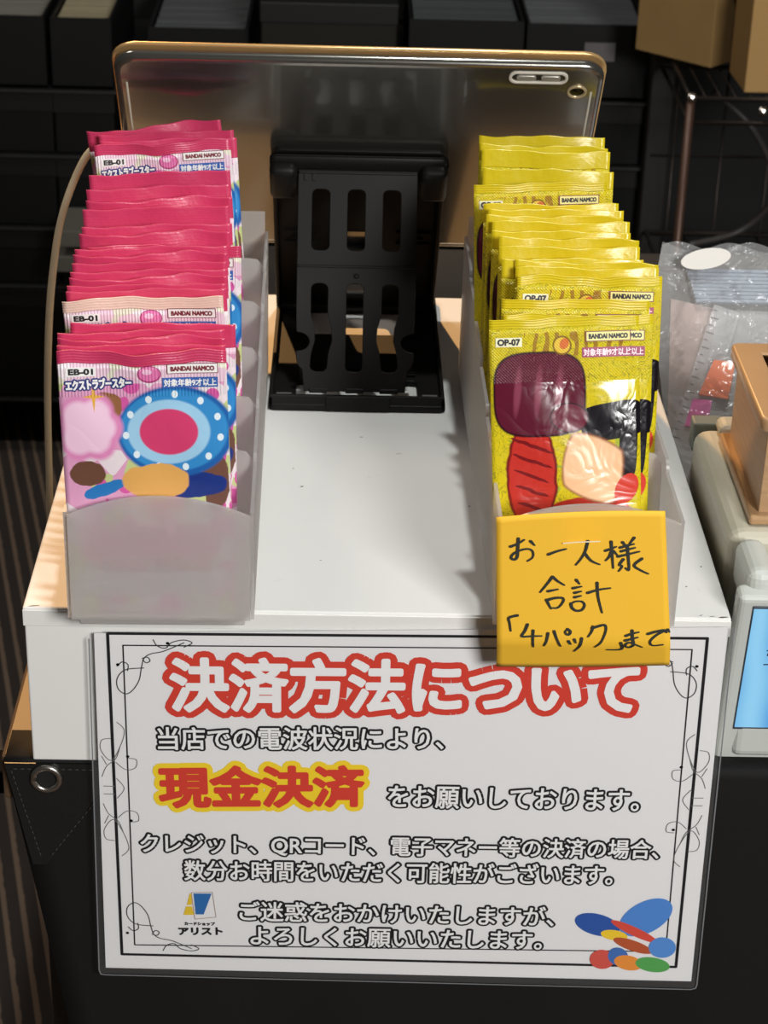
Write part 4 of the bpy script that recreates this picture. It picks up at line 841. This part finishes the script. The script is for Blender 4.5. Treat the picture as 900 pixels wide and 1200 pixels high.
# ------------------------------------------------------------------ cash register at the right
cre = mat('register_cream', (186, 181, 162), 0.42, spec=0.4); grp = mat('register_grey', (192, 195, 189), 0.42, spec=0.4)
reg = tag(empty('cash_register', (0.29, 0.10, -0.085)), 'cream cash register with a tilted customer screen, at the right of the white box', 'cash register')
child_world(link('body', box_mesh((0.1765, 0.046, -0.0848), (0.42, 0.170, 0.0200), 0.008, 4), cre, smooth=False), reg)
child_world(link('printer_cover', box_mesh((0.188, 0.1535, 0.0190), (0.42, 0.169, 0.0275), 0.004, 3), cre), reg)
child_world(link('neck', box_mesh((0.182, 0.010, -0.0840), (0.40, 0.050, -0.002), 0.004, 3), grp), reg)
bm = bmesh.new(); bx(bm, (0.1785, 0.006, -0.004), (0.1930, 0.044, 0.0215), 0.0065, 4)
child_world(link('hinge', bm_mesh(bm), grp, smooth=False), reg)
child_world(link('hinge_bar', box_mesh((0.1925, 0.010, -0.002), (0.40, 0.034, 0.0165), 0.005, 3), grp), reg)
DM = Matrix.Translation((0.1745, 0.0055, 0.0125)) @ Matrix.Rotation(radians(8), 4, 'X')
def dpart(name, lo, hi, bev, m, seg=3):
    me = box_mesh(lo, hi, bev, seg); me.transform(DM); return child_world(link(name, me, m), reg)
dpart('display_panel', (0, -0.006, -0.1075), (0.23, 0.006, 0), 0.0028, grp)
dpart('display_chin', (0.0004, -0.0072, -0.1070), (0.2296, -0.004, -0.0985), 0.0012, mat('register_chin', (190, 191, 184), 0.45))
g = NG('screen_blue'); tc = g.n('ShaderNodeTexCoord'); wv = g.n('ShaderNodeTexWave'); wv.inputs['Scale'].default_value = 9; wv.inputs['Distortion'].default_value = 6; wv.inputs['Detail Scale'].default_value = 0.8; g.put(wv.inputs['Vector'], tc.outputs['Object'])
s = g.n('ShaderNodeSeparateXYZ'); g.put(s.inputs[0], tc.outputs['Object'])
cc = g.mix(wv.outputs['Fac'], c4(40, 140, 222), c4(150, 214, 250)); g.b.inputs['Base Color'].default_value = (0, 0, 0, 1); g.b.inputs['Roughness'].default_value = 0.2
g.put(g.b.inputs['Emission Color'], cc); g.b.inputs['Emission Strength'].default_value = 0.9
dpart('screen_bezel', (0.0065, -0.0066, -0.0800), (0.222, -0.0050, -0.0045), 0.0006, mat('bezel_dark', (60, 66, 74), 0.4))
dpart('screen', (0.0072, -0.0071, -0.0780), (0.2215, -0.0060, -0.0058), 0.0, g.m)
bm = bmesh.new()
for a, b in (((0.0165, -0.030), (0.0190, -0.0298)), ((0.0160, -0.0385), (0.0195, -0.0383)), ((0.0182, -0.027), (0.0170, -0.033))): ribbon(bm, [a, b], 0.0007)
me = bm_mesh(bm); me.transform(DM @ Matrix.Translation((0, -0.0073, 0)) @ Matrix.Rotation(radians(90), 4, 'X')); child_world(link('screen_writing', me, mat('screen_ink', (20, 30, 50), 0.5)), reg)
tag(link('paper_clip_block', box_mesh((0.1775, 0.1715, 0.004), (0.1945, 0.183, 0.0205), 0.001), mat('slate_block', (112, 122, 116), 0.6)), 'small grey-green block behind the back corner of the cash register', 'block')
bpy.data.objects['paper_clip_block'].name = 'plastic_block'

# wooden tray on the register
g = NG('tray_wood'); tc = g.n('ShaderNodeTexCoord'); mp = g.n('ShaderNodeMapping'); mp.inputs['Rotation'].default_value = (radians(35), 0, 0); mp.inputs['Scale'].default_value = (60, 30, 420)
g.put(mp.inputs['Vector'], tc.outputs['Object']); no = g.n('ShaderNodeTexNoise'); no.inputs['Scale'].default_value = 1.0; no.inputs['Detail'].default_value = 3; g.put(no.inputs['Vector'], mp.outputs[0])
g.put(g.b.inputs['Base Color'], g.mix(no.outputs['Fac'], c4(158, 122, 88), c4(192, 156, 116))); g.b.inputs['Roughness'].default_value = 0.45
tw = g.m; tw2 = mat('tray_rim', (182, 146, 106), 0.35, coat=0.2, mottle=(60, (168, 130, 92), 0.5))
tr = tag(empty('wooden_tray', (0.245, 0.10, 0.0204)), 'open wooden box with a divider, on top of the cash register', 'wooden box')
bm = bmesh.new(); X0, X1, Y0, Y1, ZT = -0.0530, 0.075, -0.040, 0.046, 0.0565
bx(bm, (X0, Y0, 0.004), (X0 + 0.006, Y1, ZT - 0.004), 0.0005); bx(bm, (X0 + 0.0061, Y0, 0.004), (X1, Y0 + 0.006, ZT - 0.004), 0.0005); bx(bm, (X0 + 0.0061, Y1 - 0.006, 0.004), (X1, Y1, ZT - 0.004), 0.0005); bx(bm, (X1 - 0.006, Y0 + 0.0061, 0.004), (X1, Y1 - 0.0061, ZT - 0.004), 0.0005)
link('walls', bm_mesh(bm), tw, tr)
link('base_flange', box_mesh((X0 - 0.005, Y0 - 0.005, 0), (X1 + 0.005, Y1 + 0.005, 0.0052), 0.0018, 3), tw2, tr)
rim = curve_plate([rrect(X0 - 0.003, Y0 - 0.003, X1 + 0.003, Y1 + 0.003, 0.004), rrect(X0 + 0.0085, Y0 + 0.0085, X1 - 0.0085, Y1 - 0.0085, 0.0008)], 0.0045, 0.0014); rim.transform(Matrix.Translation((0, 0, ZT - 0.0038)))
link('rim', rim, tw2, tr)
link('divider', box_mesh((-0.034, Y0 + 0.0065, 0.006), (-0.029, Y1 - 0.0065, ZT - 0.001), 0.001), tw2, tr)
link('lining', box_mesh((X0 + 0.0062, Y0 + 0.0062, 0.0053), (X1 - 0.0062, Y1 - 0.0062, 0.012)), mat('tray_dark', (92, 52, 34), 0.6), tr)

# ------------------------------------------------------------------ clear bag of stationery behind the register
BU = Vector((0, 0.135, 0.152)).normalized(); BN = Vector((0, -BU.z, BU.y))
BM = Matrix(((1, 0, 0, 0), (0, BU.y, BN.y, 0.225), (0, BU.z, BN.z, -0.0800), (0, 0, 0, 1)))
def in_bag(name, me, m, depth, label, cat, group=None):
    me.transform(Matrix.Translation((0, 0, depth))); o = link(name, me, m); o.matrix_world = BM
    c = sum((v.co for v in me.vertices), Vector()) / len(me.vertices); me.transform(Matrix.Translation(-c)); o.matrix_world = BM @ Matrix.Translation(c)
    return tag(o, label, cat, group)
bag = tag(empty('zip_bag'), 'crinkled clear plastic bag of stationery leaning behind the cash register', 'bag'); bag.matrix_world = BM
def bag_sheet(depth, seed):
    bm = bmesh.new(); rows = []; n = 40
    for j in range(n + 1):
        row = []
        for i in range(n + 1):
            x = 0.179 + 0.13 * i / n; y = 0.183 * j / n
            edge = min(1, 6 * min(i / n, 1 - i / n)) * min(1, 5 * min(j / n + 0.02, 1.02 - j / n))
            zz = depth * edge + 0.0022 * sin(x * 150 + seed + y * 60) * sin(y * 110 - x * 70 + seed) * edge
            if j > n - 6: y += 0.003 * sin(x * 140 + seed) * (j - n + 6) / 6; x += 0.004 * (1 - i / n) * (j - n + 6) / 6
            row.append(bm.verts.new((x + 0.004 * sin(y * 24 + 1.2) * (1 - i / n), y, zz)))
        rows.append(row)
    for A, B in zip(rows, rows[1:]):
        for i in range(n): bm.faces.new((A[i], A[i + 1], B[i + 1], B[i])).smooth = True
    return bm_mesh(bm)
bagm = film('bag_film', 0.55, 0.17, 0.16, (38, 0.006))
link('front_film', bag_sheet(0.0085, 0.4), bagm, bag); link('back_film', bag_sheet(-0.004, 2.1), bagm, bag)
bm = bmesh.new(); bm.faces.new([bm.verts.new((0.2045 + 0.0150 * cos(2 * pi * k / 32), 0.1710 + 0.0065 * sin(2 * pi * k / 32) + 0.0026 * cos(2 * pi * k / 32), 0.0112)) for k in range(32)])
link('label', bm_mesh(bm), mat('bag_label', (216, 212, 206), 0.6), bag)
bm = bmesh.new()
for k in range(9): bx(bm, (0.199 - 0.0006 * k, 0.1465 + 0.0024 * k, -0.001), (0.297, 0.1487 + 0.0024 * k, 0.0034 - 0.0001 * k), 0.0006)
in_bag('folded_cloth', bm_mesh(bm), mat('blue_grey_cloth', (150, 160, 174), 0.8), 0.0005, 'folded blue-grey stack at the top of the clear bag', 'cloth')
bm = bmesh.new(); prism(bm, [(0.1815, 0.070), (0.2000, 0.070), (0.2120, 0.1440), (0.1850, 0.1500)], 0.0008)
in_bag('pale_paper', bm_mesh(bm), mat('paper_rosy', (176, 156, 150), 0.7), -0.0020, 'pale rosy paper at the left side of the clear bag', 'paper')
bm = bmesh.new(); prism(bm, [(0.2000, 0.069), (0.2950, 0.060), (0.2950, 0.1420), (0.2125, 0.1440)], 0.0008)
in_bag('grey_card', bm_mesh(bm), mat('card_grey', (168, 166, 166), 0.6), -0.0030, 'pale grey card in the clear bag behind the orange notes', 'card')
RD = Vector((0.0248, 0.0738)).normalized()
ru = tag(empty('ruler'), 'see-through plastic ruler standing slanted in the clear bag', 'ruler'); ru.matrix_world = BM @ Matrix.Translation((0.1845, 0.070, 0.0010)) @ Matrix.Rotation(math.atan2(RD.y, RD.x) - pi / 2, 4, 'Z')
link('blade', box_mesh((0.0005, -0.05, 0), (0.0170, 0.080, 0.0012)), film('ruler_plastic', 0.8, 0.28, 0.15), ru)
bm = bmesh.new()
for k in range(-9, 16):
    L = 0.0042 if k % 2 == 0 else 0.0020; ribbon(bm, [(0.0012, 0.0049 * k + 0.003), (0.0012 + L, 0.0049 * k + 0.003)], 0.00055, 0.0014)
link('graduations', bm_mesh(bm), mat('tick_ink', (80, 76, 78), 0.6), ru)
bm = bmesh.new(); prism(bm, [(0.1992, 0.0885), (0.2165, 0.0860), (0.2215, 0.1086), (0.2088, 0.1100)], 0.0022)
in_bag('orange_notes', bm_mesh(bm), mat('neon_orange', (255, 128, 60), 0.7), 0.0026, 'neon orange pad of notes in the clear bag', 'note pad', 'note pads in the clear bag')
bm = bmesh.new(); prism(bm, [(0.1905, 0.0690), (0.2040, 0.0690), (0.2070, 0.0848), (0.1958, 0.0858)], 0.0020)
in_bag('pink_notes', bm_mesh(bm), mat('neon_pink', (222, 62, 160), 0.7), 0.0026, 'hot pink pad of notes below the orange one in the clear bag', 'note pad', 'note pads in the clear bag')
